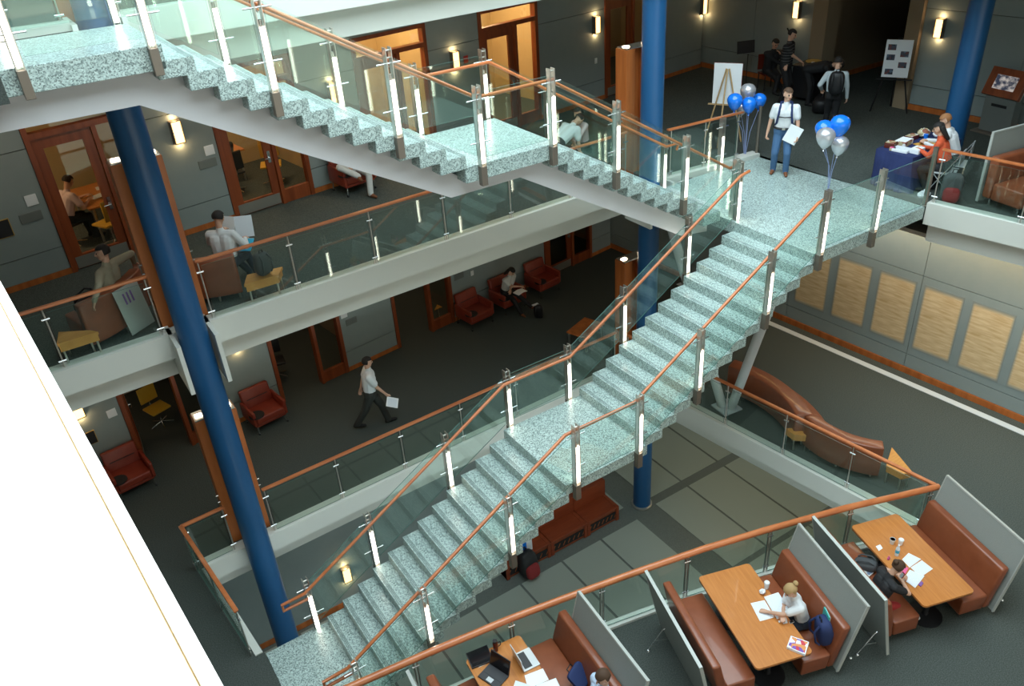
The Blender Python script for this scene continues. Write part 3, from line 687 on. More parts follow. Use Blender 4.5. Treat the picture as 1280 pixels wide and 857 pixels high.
# ------------------------------------------------------------------ V shaped support
t = thing('steel_support', 'white steel V support on a square base plate, under the landing', 'support', (9.46, 2.05, 0))
q = MB(); q.box(-0.24, -0.24, 0, 0.24, 0.24, 0.03, mx=Matrix.Rotation(R(-6), 4, 'Z')); P3('base_plate', q, 'white_steel', t, bevel=0.004)
q = MB(); q.cyl((0.05, -0.08, 0.02), (0.0, -1.2, H-0.3), 0.10, 16); P3('strut', q, 'white_steel', t, smooth=True)
q = MB(); q.cyl((-0.05, 0.08, 0.02), (-0.4, 1.75, H-0.3), 0.10, 16); P3('strut', q, 'white_steel', t, smooth=True)

# ------------------------------------------------------------------ ground floor bench
yb0 = CP.y+(4.52-CP.y)*s_; yb1 = yb0+0.85
bx = [g0(x, 0)[0] for x in (4.95, 6.3, 7.45, 8.5)]
for i in range(3):
    t = thing('wooden_bench', ['red wooden bench unit beneath the stair, left end', 'red wooden bench unit beneath the stair, middle', 'red wooden bench unit beneath the stair, nearest the blue column'][i], 'bench', (bx[i], yb0, G0), 0, 'red wooden bench units')
    wd = bx[i+1]-bx[i]-0.015
    q = MB(); q.box(0, 0.03, 0, wd, 0.85, 0.40); P3('body', q, 'wood_door', t)
    q = MB(); q.box(0, 0, 0.40, wd, 0.55, 0.45); P3('seat', q, 'wood_red', t, bevel=0.005)
    q = MB(); q.box(0, 0.55, 0.40, wd, 0.88, 0.95); P3('backrest', q, 'wood_red', t, bevel=0.005)
    q = MB(); q.box(0.06, 0.015, 0.08, wd-0.06, 0.03, 0.30); P3('front_grille', q, 'dark', t)
    for x_ in (0.0, wd-0.09): q = MB(); q.box(x_, -0.012, 0.0, x_+0.09, 0.56, 0.465); P3('end_post', q, 'wood_red', t, bevel=0.004)
    for j in range(7):
        xx = 0.1+(wd-0.2)*j/6
        q = MB(); q.cyl((xx-0.03, 0.012, 0.13), (xx+0.03, 0.012, 0.25), 0.009, 6); P3('grille_bar', q, 'wood', t)

# ------------------------------------------------------------------ red armchairs
def make_chair():
    t = thing('armchair', 'red leather armchair', 'armchair', (0, 0, 0))
    q = MB(); q.box(-0.33, -0.36, 0.26, 0.33, 0.22, 0.43); P3('seat', q, 'leather_red', t, smooth=True, bevel=0.035, seg=3)
    q = MB(); q.cbox((0, 0.28, 0.58), (0.68, 0.13, 0.52), rx=R(-14)); P3('backrest', q, 'leather_red', t, smooth=True, bevel=0.035, seg=3)
    for sx in (-1, 1):
        q = MB(); q.box(sx*0.365-0.035, -0.36, 0.24, sx*0.365+0.035, 0.30, 0.60); P3('armrest', q, 'leather_red', t, smooth=True, bevel=0.025, seg=3)
    q = MB(); q.box(-0.36, -0.33, 0.20, 0.36, 0.30, 0.255); P3('base', q, 'leather_red', t, bevel=0.01)
    for sx in (-1, 1):
        for sy in (-0.31, 0.28):
            q = MB(); q.cyl((sx*0.33, sy, 0.20), (sx*0.345, sy*1.05, 0.05), 0.014, 8); lg = P3('leg', q, 'chrome', t, smooth=True)
            q = MB(); q.cyl((sx*0.345-0.015, sy*1.05, 0.028), (sx*0.345+0.015, sy*1.05, 0.028), 0.028, 12); P3('caster', q, 'black', lg)
    q = MB(); q.lathe([(0.0, 0.0), (0.17, 0.0), (0.17, 0.018), (0.0, 0.018)], (-0.27, -0.24, 0.455), 20); P3('tablet', q, 'dark', t)
    q = MB(); q.cbox((0, 0.205, 0.62), (0.5, 0.012, 0.012), rx=R(-14)); P3('back_seam', q, 'dark', t)
    return t
chair = make_chair(); used = [False]
def put_chair(x, y, z, rz, label):
    o = chair if not used[0] else copy_tree(chair); used[0] = True
    o.location = (x, y, z); o.rotation_euler.z = rz; o['label'] = label; o['group'] = 'red leather armchairs along the corridors'
put_chair(1.06, 7.98, 0, WA, 'red leather armchair standing alone right of a blue column on the lower corridor')
put_chair(-1.93, 7.56, 0, WA, 'red leather armchair beside the framed picture on the lower corridor')
put_chair(7.09, 8.82, 0, WA, 'empty red leather armchair beside the wooden door frame, first of three in a row')
put_chair(8.23, 8.97, 0, WA, 'red leather armchair with a reading woman in it, middle of three')
put_chair(9.51, 9.14, 0, WA, 'empty red leather armchair in the dark end of the lower corridor, last of three')
put_chair(4.21, 8.38, H, WA, 'red leather armchair under the stair with a person in white trousers')
# low red table in the lower corridor
c = at(726, 411, 0.42)
t = thing('low_table', 'low red wooden side table in the lower corridor', 'table', (8.75, 6.15, 0), R(20))
q = MB(); q.box(-0.42, -0.3, 0.40, 0.42, 0.3, 0.44); P3('top', q, 'wood', t, bevel=0.006)
for sx in (-1, 1):
    for sy in (-1, 1):
        q = MB(); q.box(sx*0.37-0.02, sy*0.25-0.02, 0, sx*0.37+0.02, sy*0.25+0.02, 0.40); P3('leg', q, 'steel', t)

# ------------------------------------------------------------------ curved sofas and triangular tables
def arc_poly(c, r0, r1, a0, a1, n=14):
    A = [a0+(a1-a0)*i/n for i in range(n+1)]
    return [(c[0]+r0*math.cos(a), c[1]+r0*math.sin(a)) for a in A] + [(c[0]+r1*math.cos(a), c[1]+r1*math.sin(a)) for a in reversed(A)]
def curved_sofa(label, c, r_back0, r_back1, r_seat, a0, a1, z, hb=0.80, hs=0.43):
    am = 0.5*(a0+a1); base = (c[0]+r_back0*math.cos(am), c[1]+r_back0*math.sin(am), z)
    t = thing('curved_sofa', label, 'sofa', base)
    lo, hi = sorted((r_back0, r_back1)); q = MB(); q.prism(arc_poly(c, lo, hi, a0, a1), z+0.12, z+hb); q.build('backrest', 'leather', t, True, True, 0.03, 3)
    lo, hi = sorted((r_back1+(0.004 if r_seat > r_back1 else -0.004), r_seat)); q = MB(); q.prism(arc_poly(c, lo, hi, a0, a1), z+0.14, z+hs); q.build('seat', 'leather', t, True, True, 0.03, 3)
    for f in (0.08, 0.5, 0.92):
        a = a0+(a1-a0)*f
        for r in (0.5*(r_back0+r_back1), r_seat+(0.08 if r_seat < r_back1 else -0.08)):
            p = Vector((c[0]+r*math.cos(a), c[1]+r*math.sin(a), z)); q = MB(); q.cyl(p, p+Vector((0, 0, 0.13)), 0.018, 8); q.build('leg', 'steel', t, True, True)
    return t
def tri_table(label, pts, z, hgt=0.42):
    cx = sum(p[0] for p in pts)/len(pts); cy = sum(p[1] for p in pts)/len(pts)
    t = thing('triangular_table', label, 'table', (cx, cy, z), 0, 'orange triangular end tables')
    q = MB(); q.prism(pts, z+hgt-0.05, z+hgt); q.build('top', 'wood_end', t, True, False, 0.006)
    q = MB(); q.prism([(cx+(x-cx)*0.93, cy+(y-cy)*0.93) for x, y in pts], z+hgt-0.15, z+hgt-0.052); q.build('apron', 'wood_end', t)
    for x, y in pts[:4]:
        p = Vector((cx+(x-cx)*0.8, cy+(y-cy)*0.8, z)); q = MB(); q.cyl(p, p+Vector((0, 0, hgt-0.15)), 0.016, 8); q.build('leg', 'steel', t, True, True)
def circ(p, q_, r):
    (x1, y1), (x2, y2), (x3, y3) = p, q_, r
    d = 2*(x1*(y2-y3)+x2*(y3-y1)+x3*(y1-y2))
    ux = ((x1*x1+y1*y1)*(y2-y3)+(x2*x2+y2*y2)*(y3-y1)+(x3*x3+y3*y3)*(y1-y2))/d
    uy = ((x1*x1+y1*y1)*(x3-x2)+(x2*x2+y2*y2)*(x1-x3)+(x3*x3+y3*y3)*(x2-x1))/d
    return (ux, uy), math.hypot(x1-ux, y1-uy)
# sofa one: bulges towards the wall; back on the inner side
c1, r1 = circ((9.76, 2.38), (9.86, 1.20), (9.50, 0.30)); an = lambda c, p: math.atan2(p[1]-c[1], p[0]-c[0])
curved_sofa('curved brown leather sofa beside the V support', c1, r1, r1+0.34, r1+0.72, an(c1, (9.50, 0.30)), an(c1, (9.76, 2.38)), 0)
# sofa two: bulges towards the railing; back on the railing side
c2, r2 = circ((9.62, 0.18), (9.56, -0.55), (9.95, -1.38)); A0 = an(c2, (9.62, 0.18)) % (2*math.pi); A1 = an(c2, (9.95, -1.38)) % (2*math.pi)
curved_sofa('curved brown leather sofa between two orange triangular tables', c2, r2, r2-0.26, r2-0.66, min(A0, A1), max(A0, A1), 0)
tri_table('orange triangular table at the free end of the curved sofas', [(10.00, -1.45), (10.55, -1.18), (10.22, -1.85), (10.03, -1.78)], 0)
tri_table('orange triangular table between the two curved sofas', [(9.45, 0.48), (9.75, 0.25), (9.62, 0.02), (9.42, 0.22)], 0, 0.40)
t = thing('blue_chair', 'blue seat showing behind the stair beside the curved sofa', 'chair', (9.78, 3.28, 0))
q = MB(); q.box(-0.25, -0.25, 0.12, 0.25, 0.25, 0.45); P3('seat', q, 'blue_paint', t, smooth=True, bevel=0.04); q = MB(); q.box(-0.25, 0.2, 0.46, 0.25, 0.30, 0.85); P3('backrest', q, 'blue_paint', t, smooth=True, bevel=0.03)
# sofas on the middle floor
c3 = (-2.25, 6.38); curved_sofa('brown leather sofa with a man leaning on its back beside the blue column', c3, 1.80, 1.62, 1.02, R(-74), R(-30), H)
tri_table('orange triangular table by the railing beside the first brown sofa', [(-2.12, 4.86), (-1.72, 4.60), (-1.62, 4.46), (-2.20, 4.46)], H)
c4 = (1.3, 7.9); curved_sofa('brown leather sofa with a reading man in a white shirt', c4, 3.1, 2.9, 2.35, R(243), R(258), H)
tri_table('orange triangular table by the railing holding a grey bag', [(0.78, 4.86), (1.36, 4.76), (1.20, 4.50), (0.62, 4.52)], H)

# ------------------------------------------------------------------ study booths
BOOTHS = [((1.60, -1.63), R(-6), 1.36, -1.36), ((5.21, -2.54), R(-17.5), 1.24, -1.43), ((8.02, -3.24), R(-17.5), 1.25, -1.36)]
BN = ['with open laptops', 'with a woman in white writing', 'with a woman in black']
def booth_m(i):
    (cx, cy), a, _, _ = BOOTHS[i]; return Matrix.Translation((cx, cy, 0)) @ Matrix.Rotation(a, 4, 'Z')
def booth(i):
    (cx, cy), a, pr_, pl_ = BOOTHS[i]; mx = booth_m(i)
    t = thing('booth_table', 'long wooden table of the booth '+BN[i], 'table', (cx, cy, 0), a, 'booth tables')
    def rrect(w_, d_, r_):
        return [(cx_*(w_-r_)+r_*math.cos(R(a_)), cy_*(d_-r_)+r_*math.sin(R(a_))) for cx_, cy_, st in ((1, 1, 0), (-1, 1, 90), (-1, -1, 180), (1, -1, 270)) for a_ in range(st, st+91, 15)]
    q = MB(); q.prism(rrect(0.45, 0.90, 0.06), 0.705, 0.74); P3('top', q, 'wood_table', t)
    q = MB(); q.prism(rrect(0.448, 0.898, 0.06), 0.69, 0.7045); P3('edge_band', q, 'dark', t)
    for sy in (-0.55, 0.55):
        q = MB(); q.lathe([(0.26, 0.0), (0.26, 0.02), (0.05, 0.05), (0.04, 0.08), (0.04, 0.69)], (0, sy, 0), 20); P3('pedestal', q, 'black', t, smooth=True)
    for sx, pu in ((1, pr_), (-1, pl_)):
        if i == 0 and sx < 0: v0, v1 = -0.80, 0.80
        else: v0, v1 = -0.82, 0.84
        p = mx @ Vector((sx*(0.92 if (i == 0 and sx > 0) else 0.8), 0, 0))
        t = thing('booth_bench', 'brown leather bench %s of the booth %s' % (('on the sofa side', 'on the laptop side')[sx < 0] if i else ('with a blue cushion', 'with a person in jeans')[sx < 0], BN[i]), 'bench', p, a, 'booth benches')
        q = MB(); q.xprism([(sx*x_, z_) for x_, z_ in ((-0.42, 0.13), (-0.42, 0.44), (0.045, 0.43), (0.01, 0.13))], v0, v1); P3('seat', q, 'leather', t, smooth=True, bevel=0.03, seg=3)
        q = MB(); q.xprism([(sx*x_, z_) for x_, z_ in ((0.015, 0.13), (0.05, 0.45), (0.17, 0.93), (0.305, 0.93), (0.13, 0.13))], v0, v1); P3('backrest', q, 'leather', t, smooth=True, bevel=0.035, seg=3)
        for fx in (-0.33, 0.08):
            for fy in (v0+0.1, v1-0.1):
                q = MB(); q.cyl((sx*fx, fy, 0.0), (sx*fx, fy, 0.145), 0.02, 8); P3('leg', q, 'chrome', t, smooth=True)
        p = mx @ Vector((pu, 0, 0)); v0, v1 = (-0.85, 0.90) if sx > 0 else (-0.74, 1.06)
        if i == 0: v0, v1 = -0.66, 1.10
        v0, v1 = -v1, -v0
        t = thing('booth_partition', 'grey fabric partition behind the %s bench of the booth %s' % (('sofa side', 'laptop side')[sx < 0] if i else ('blue cushion', 'jeans')[sx < 0], BN[i]), 'partition', p, a, 'grey booth partitions')
        if i == 0 and sx < 0:
            pass
        tl = Matrix.Translation((0, 0, 1.40)) @ Matrix.Rotation(sx*R(12.5), 4, 'Y')
        q = MB(); q.box(-0.018, v0+0.02, -1.33, 0.018, v1-0.02, -0.025, mx=tl); P3('fabric_panel', q, 'panel_grey', t)
        q = MB(); q.box(-0.024, v0, -0.025, 0.024, v1, 0.0, mx=tl); P3('top_trim', q, 'panel_trim', t)
        for vy in (v0, v1-0.02):
            q = MB(); q.box(-0.024, vy, -1.34, 0.024, vy+0.02, -0.0255, mx=tl); P3('end_trim', q, 'panel_trim', t)
        ub = -0.22
        for vy in (v0+0.20, v1-0.35):
            q = MB(); q.tube([(sx*(ub+0.03), vy, 0.42), (sx*(ub+0.07), vy, 0.40), (sx*(ub+0.30), vy, 0.03)], 0.011, 8); q.cyl((sx*(ub+0.20), vy, 0.20), (sx*(ub-0.02), vy, 0.16), 0.008, 6); fo = P3('foot', q, 'chrome', t, smooth=True)
            q = MB(); q.lathe([(0.0, 0.0), (0.032, 0.0), (0.034, 0.015), (0.015, 0.035), (0.0, 0.037)], (sx*(ub+0.30), vy, 0), 12); P3('foot_pad', q, 'chrome', fo, smooth=True)
for i in range(3): booth(i)
#STAGE3
# ------------------------------------------------------------------ people
import numpy as np
def cmat(name, c, rough=0.75): return mat(name, c, rough).name if name not in MATS else name
def capsule(q, a, b, ra, rb, n=10):
    a = Vector(a); b = Vector(b); d = b-a; L = d.length
    t = d.normalized() if L > 1e-6 else Vector((0, 0, 1))
    up = Vector((0, 0, 1)) if abs(t.z) < 0.9 else Vector((1, 0, 0)); x = t.cross(up).normalized(); y = t.cross(x)
    rings = []
    for k in (-90, -60, -30, 0): rings.append((a+t*ra*math.sin(R(k)), ra*math.cos(R(k))))
    for k in (0, 30, 60, 90): rings.append((b+t*rb*math.sin(R(k)), rb*math.cos(R(k))))
    vs = [c+(x*math.cos(2*math.pi*j/n)+y*math.sin(2*math.pi*j/n))*max(r, 1e-4) for c, r in rings for j in range(n)]
    m_ = len(rings)
    fs = [(i*n+j, i*n+(j+1)%n, (i+1)*n+(j+1)%n, (i+1)*n+j) for i in range(m_-1) for j in range(n)] + [tuple(range(n-1, -1, -1)), tuple(range((m_-1)*n, m_*n))]
    q.add(vs, fs)
def ik(a, tgt, l1, l2, hint):
    d = tgt-a; L = d.length
    if L > (l1+l2)*0.995: tgt = a+d*((l1+l2)*0.995/L); d = tgt-a; L = d.length
    L = max(L, abs(l1-l2)+0.02)
    t = d.normalized(); h = hint-t*hint.dot(t)
    if h.length < 1e-4: h = Vector((0.3, -1, -0.5))-t*Vector((0.3, -1, -0.5)).dot(t)
    h.normalize(); ca = (l1*l1+L*L-l2*l2)/(2*l1*L); ca = max(-1, min(1, ca))
    return a+t*l1*ca+h*l1*math.sqrt(1-ca*ca), tgt
SKIN = dict(light='skin_light', tan='skin_tan')
mat('skin_light', (0.62, 0.36, 0.25), 0.55); mat('skin_tan', (0.36, 0.19, 0.11), 0.55); mat('eye', (0.02, 0.015, 0.012), 0.3); mat('lip', (0.42, 0.14, 0.11), 0.5)
def person(label, loc, rz, height=1.74, pelvis=None, lean=0, roll=0, hands=None, feet=None, head=(0, 0), elbow=None, knee=None, shirt='shirt_white', trousers='trousers_dark', shoes='shoes_brown', skin='skin_light', hair='hair_dark', style='short', sleeve='short', shorts=False, voxel=0.011, female=False, curl=35, world=True, twist=0, bulk=1.06):
    t = thing('person', label, 'person', loc, rz); inv = (Matrix.Translation(loc) @ Matrix.Rotation(rz, 4, 'Z')).inverted()
    s = height/1.72; k = 0.92 if female else 1.0
    P = Vector(pelvis) if pelvis is not None else Vector((0, 0, 0.90*s))
    rot = Matrix.Rotation(R(twist), 3, 'Z') @ Matrix.Rotation(R(roll), 3, 'Y') @ Matrix.Rotation(-R(lean), 3, 'X')
    u = rot @ Vector((0, 0, 1)); sd = rot @ Vector((1, 0, 0)); f = rot @ Vector((0, 1, 0))
    sh = P+u*0.50*s
    yaw, pitch = head
    hr = Matrix.Rotation(R(twist+yaw), 3, 'Z') @ Matrix.Rotation(-R(pitch), 3, 'X'); hf = hr @ Vector((0, 1, 0)); hu = hr @ Vector((0, 0, 1)); hs = hr @ Vector((1, 0, 0))
    nb = sh+u*0.06*s; hc = nb+(u*0.4+hu*0.6)*0.165*s
    pr = []
    def c(a, b, ra, rb, key):
        g_ = s*(bulk if key in ('shirt', 'trousers') else 1.0); pr.append((Vector(a), Vector(b), ra*g_, rb*g_, key))
    for g in (-1, 1):
        c(P+sd*g*0.065*s+u*0.09*s, sh+sd*g*0.085*k*s-u*0.13*s, 0.118*k, 0.122*k, 'shirt')
        c(P+sd*g*0.07*s+u*0.03*s, P+sd*g*0.075*s-u*0.02*s, 0.120, 0.122, 'trousers')
    c(sh-sd*0.165*k*s-u*0.05*s, sh+sd*0.165*k*s-u*0.05*s, 0.074, 0.074, 'shirt')
    c(sh-u*0.02*s, nb-u*0.01*s, 0.075, 0.055, 'shirt')
    if female: 
        for g in (-1, 1): c(sh+sd*g*0.07*s-u*0.17*s+f*0.085*s, sh+sd*g*0.07*s-u*0.19*s+f*0.09*s, 0.055, 0.055, 'shirt')
    c(nb-u*0.02*s, hc-hu*0.06*s-hf*0.02*s, 0.054*k, 0.052*k, 'skin')
    c(hc+hu*0.032*s-hf*0.018*s, hc-hu*0.01*s+hf*0.012*s, 0.090, 0.080, 'skin'); c(hc+hu*0.0*s+hf*0.02*s, hc-hu*0.078*s+hf*0.048*s, 0.070, 0.040, 'skin')
    c(hc+hf*0.092*s+hu*0.012*s, hc+hf*0.108*s-hu*0.022*s, 0.010, 0.015, 'skin')
    for g in (-1, 1):
        c(hc+hs*g*0.086*s+hu*0.012*s-hf*0.01*s, hc+hs*g*0.088*s-hu*0.025*s-hf*0.004*s, 0.016, 0.013, 'skin')
        c(hc+hs*g*0.033*s+hf*0.080*s+hu*0.014*s, hc+hs*g*0.036*s+hf*0.080*s+hu*0.014*s, 0.012, 0.012, 'eye')
    c(hc-hs*0.018*s+hf*0.083*s-hu*0.055*s, hc+hs*0.018*s+hf*0.083*s-hu*0.055*s, 0.009, 0.009, 'lip')
    hands = hands or [None, None]; feet = feet or [None, None]; elbow = elbow or [None, None]; knee = knee or [None, None]
    for i, g in enumerate((-1, 1)):
        S = sh+sd*g*0.195*k*s-u*0.045*s
        tg = hands[i]
        tg = (inv @ Vector(tg)) if (tg is not None and world) else (Vector(tg) if tg is not None else S+Vector((g*0.05, 0.05, -0.52*s)))
        hint = Vector(elbow[i]) if elbow[i] is not None else Vector((g*0.6, -0.7, -0.5))
        E, Wr = ik(S, tg, 0.285*s, 0.255*s, hint)
        fin = 'shirt' if sleeve == 'long' else 'skin'
        if sleeve == 'long': c(S, E, 0.068*k, 0.054*k, 'shirt'); c(E, Wr, 0.052*k, 0.038*k, 'shirt')
        else:
            mid = S+(E-S)*0.62; c(S, mid, 0.074*k, 0.068*k, 'shirt'); c(S+(E-S)*0.4, E, 0.046*k, 0.041*k, 'skin'); c(E, Wr, 0.041*k, 0.028*k, 'skin')
        hd = (Wr-E).normalized(); lat = hd.cross(Vector((0, 0, 1)))
        if lat.length < 0.3: lat = hd.cross(f)
        lat.normalize(); nrm_ = lat.cross(hd).normalized(); dn_ = -nrm_ if nrm_.z > 0 else nrm_
        if abs(hd.z) > 0.8: dn_ = -sd*g; lat = f
        kn = Wr+hd*0.085*s
        c(Wr+lat*0.012*s, kn+lat*0.026*s, 0.023, 0.017, 'skin'); c(Wr-lat*0.012*s, kn-lat*0.026*s, 0.023, 0.017, 'skin')
        for j, ln in enumerate((0.066, 0.076, 0.071, 0.056)):
            o = kn+lat*(0.033-0.022*j)*s; a1 = R(curl); a2 = R(curl*1.9)
            m1 = o+(hd*math.cos(a1)+dn_*math.sin(a1))*ln*0.55*s; m2 = m1+(hd*math.cos(a2)+dn_*math.sin(a2))*ln*0.5*s
            c(o, m1, 0.0105, 0.0098, 'skin'); c(m1, m2, 0.0098, 0.0088, 'skin')
        tb = Wr+hd*0.03*s+lat*0.024*s; tm = tb+(hd*0.55+lat*0.65+dn_*0.3).normalized()*0.042*s; te = tm+(hd*0.85+lat*0.15+dn_*0.35).normalized()*0.032*s
        c(tb, tm, 0.013, 0.0115, 'skin'); c(tm, te, 0.0115, 0.0095, 'skin')
        Hp = P+sd*g*0.088*s-u*0.03*s
        ft = feet[i]; ft = (inv @ Vector(ft)) if (ft is not None and world) else (Vector(ft) if ft is not None else Vector((g*0.10, 0.0, 0.075)))
        kh = Vector(knee[i]) if knee[i] is not None else Vector((g*0.1, 1, 0.15))
        K, A = ik(Hp, ft, 0.425*s, 0.405*s, kh)
        lowkey = 'skin' if shorts else 'trousers'
        c(Hp, K, 0.098, 0.072, 'trousers'); c(K, A, 0.068 if not shorts else 0.05, 0.058 if not shorts else 0.036, lowkey)
        fd = (f.copy() if abs(f.z) < 0.9 else Vector((0, 1, 0))); fd = Matrix.Rotation(R(twist), 3, 'Z') @ Vector((g*0.15, 1, 0)); fd.normalize()
        dz = Vector((0, 0, -0.035*s)); c(A+dz-fd*0.045*s, A+dz+fd*0.05*s, 0.040, 0.042, 'shoes'); c(A+dz+fd*0.05*s, A+dz+fd*0.165*s+Vector((0, 0, -0.006)), 0.042, 0.033, 'shoes')
    q = MB()
    for a, b, ra, rb, key in pr: capsule(q, a, b, ra, rb)
    me = bpy.data.meshes.new('body_source'); me.from_pydata([tuple(v) for v in q.v], [], q.f)
    tmp = bpy.data.objects.new('body_source', me); COL.objects.link(tmp)
    md = tmp.modifiers.new('r', 'REMESH'); md.mode = 'VOXEL'; md.voxel_size = voxel
    sm = tmp.modifiers.new('s', 'SMOOTH'); sm.factor = 0.5; sm.iterations = 3
    dg = bpy.context.evaluated_depsgraph_get(); body = bpy.data.meshes.new_from_object(tmp.evaluated_get(dg))
    bpy.data.objects.remove(tmp); bpy.data.meshes.remove(me)
    body.name = 'body'; body.materials.clear()
    keys = ['shirt', 'trousers', 'skin', 'shoes', 'eye', 'lip']
    for nm in (shirt, trousers, skin, shoes, 'eye', 'lip'): body.materials.append(M[nm])
    n = len(body.polygons); ctr = np.empty(n*3, dtype=np.float32); body.polygons.foreach_get('center', ctr); ctr = ctr.reshape(-1, 3)
    best = np.full(n, 9.0); idx = np.zeros(n, dtype=np.int32)
    for a, b, ra, rb, key in pr:
        a_ = np.array(a); ba = np.array(b)-a_; l2 = max(ba @ ba, 1e-9); h = np.clip(((ctr-a_) @ ba)/l2, 0, 1)
        dd = np.linalg.norm(ctr-a_-h[:, None]*ba, axis=1)-(ra+(rb-ra)*h) - (0.004 if key in ('eye', 'lip') else 0)
        w_ = dd < best; best[w_] = dd[w_]; idx[w_] = keys.index(key)
    body.polygons.foreach_set('material_index', idx); body.polygons.foreach_set('use_smooth', np.ones(n, dtype=bool)); body.update()
    link('body', body, t)
    # hair
    q = MB(); B = Matrix((hs, hf, hu)).transposed(); cc = hc+hu*0.022*s-hf*0.016*s
    nu, nv = 20, 14; rad = (0.098*s, 0.110*s, 0.104*s); vs = []
    for i in range(nv+1):
        th = math.pi*i/nv
        for j in range(nu):
            a = 2*math.pi*j/nu; wv = 1+0.03*math.sin(5*a+i)
            vs.append(Vector((rad[0]*math.sin(th)*math.cos(a)*wv, rad[1]*math.sin(th)*math.sin(a)*wv, -rad[2]*math.cos(th))))
    def keep(p): return (p.z > 0.045*s) or (p.y < 0.018*s and p.z > (-0.05*s if style == 'short' else -0.075*s)) 
    fs = [(i*nu+j, i*nu+(j+1)%nu, (i+1)*nu+(j+1)%nu, (i+1)*nu+j) for i in range(nv) for j in range(nu)]
    fs = [ff for ff in fs if all(keep(vs[z_]) for z_ in ff)]
    q.add([B @ v+cc for v in vs], fs)
    if style == 'bun': q.ell(cc-hf*0.125*s+hu*0.03*s, 0.045*s, 0.045*s, 0.045*s)
    if style == 'pony': capsule(q, cc-hf*0.10*s+hu*0.0*s, cc-hf*0.14*s-hu*0.09*s, 0.035*s, 0.018*s)
    if style == 'long':
        for g in (-1, 0, 1): capsule(q, cc-hf*0.05*s+hs*g*0.055*s-hu*0.02*s, cc-hf*0.085*s+hs*g*0.06*s-hu*0.26*s, 0.055*s, 0.035*s)
    q.build('hair', hair, t, False, True)
    return t
for nm, c_ in dict(shirt_white=(0.72, 0.74, 0.76), shirt_offwhite=(0.62, 0.62, 0.60), shirt_olive=(0.30, 0.27, 0.19), shirt_black=(0.012, 0.012, 0.014), shirt_blue=(0.50, 0.62, 0.80), shirt_red=(0.62, 0.09, 0.03), shirt_pink=(0.68, 0.52, 0.52), shirt_grey=(0.46, 0.52, 0.55),
                 trousers_dark=(0.030, 0.032, 0.028), trousers_black=(0.010, 0.010, 0.012), trousers_white=(0.58, 0.58, 0.56), jeans=(0.055, 0.13, 0.26), jeans_dark=(0.02, 0.03, 0.05), skirt_red=(0.32, 0.02, 0.02),
                 shoes_brown=(0.20, 0.07, 0.03), shoes_black=(0.012, 0.012, 0.012), shoes_pale=(0.6, 0.6, 0.62), hair_dark=(0.012, 0.009, 0.008), hair_brown=(0.07, 0.035, 0.018), hair_blond=(0.42, 0.27, 0.12), hair_ginger=(0.30, 0.13, 0.05)).items(): cmat(nm, c_)
def stripe_mat():
    mt = mat('shirt_striped', (0.02, 0.02, 0.022), 0.8); nt = mt.node_tree; n = nt.nodes; tc = n.new('ShaderNodeTexCoord'); wv = n.new('ShaderNodeTexWave'); wv.bands_direction = 'Z'; wv.inputs['Scale'].default_value = 4.5
    rp = n.new('ShaderNodeValToRGB'); rp.color_ramp.elements[0].position = 0.86; rp.color_ramp.elements[0].color = (0.012, 0.012, 0.014, 1); rp.color_ramp.elements[1].position = 0.9; rp.color_ramp.elements[1].color = (0.12, 0.12, 0.12, 1)
    nt.links.new(tc.outputs['Object'], wv.inputs['Vector']); nt.links.new(wv.outputs['Fac'], rp.inputs[0]); nt.links.new(rp.outputs[0], n['Principled BSDF'].inputs['Base Color'])
stripe_mat()

def bw(i, u_, v_, z): return booth_m(i) @ Vector((u_, v_, z))     # booth coordinates; v grows away from the camera
# booth two: woman in white
def bdir(i, du, dv): d = booth_m(i).to_3x3() @ Vector((du, dv, 0)); return facing(d.x, d.y)
rz = bdir(1, -1, 0.12); lc = Vector((5.84, -2.92, 0))
person('woman in a white t-shirt with blond ponytail, writing at the booth table', lc, rz, 1.66, pelvis=(0, -0.02, 0.56), lean=19, hands=[at(958, 764, 0.79), at(979, 768, 0.80)], feet=[lc+Vector((-0.52, 0.22, 0.08)), lc+Vector((-0.45, -0.02, 0.08))], head=(10, 38), shirt='shirt_white', trousers='jeans_dark', shoes='shoes_pale', hair='hair_blond', style='bun', female=True, voxel=0.0085, curl=30, elbow=[(-0.9, -0.3, 0.1), (0.8, -0.5, 0.0)])
rz = bdir(2, 1, -0.05); lc = Vector((7.00, -3.36, 0))
person('woman in black with red skirt and pinned up hair, looking at a phone', lc, rz, 1.66, pelvis=(0, -0.02, 0.56), lean=24, hands=[at(1125, 718, 0.86), at(1127, 724, 0.86)], feet=[(7.55, -3.80, 0.08), (7.52, -3.62, 0.08)], head=(0, 45), shirt='shirt_black', trousers='skirt_red', shoes='shoes_pale', hair='hair_brown', style='bun', female=True, voxel=0.0085, curl=55, elbow=[(-0.8, -0.4, -0.2), (0.9, -0.4, 0.0)])
rz = bdir(0, -1, 0.0); lc = bw(0, 0.85, -0.675, 0)
person('man in a pale blue shirt leaning on the brown bench', lc, rz, 1.74, pelvis=(0, 0.0, 0.56), lean=-10, hands=[at(745, 835, 0.72), (2.2, -2.55, 0.78)], feet=[lc+Vector((-0.5, 0.1, 0.08)), lc+Vector((-0.5, -0.1, 0.08))], head=(0, 25), shirt='shirt_blue', trousers='jeans', shoes='shoes_black', hair='hair_brown', sleeve='short', voxel=0.0085)
kn = at(580, 856, 0.55); lc = Vector((kn.x-0.30, kn.y-0.66, 0))
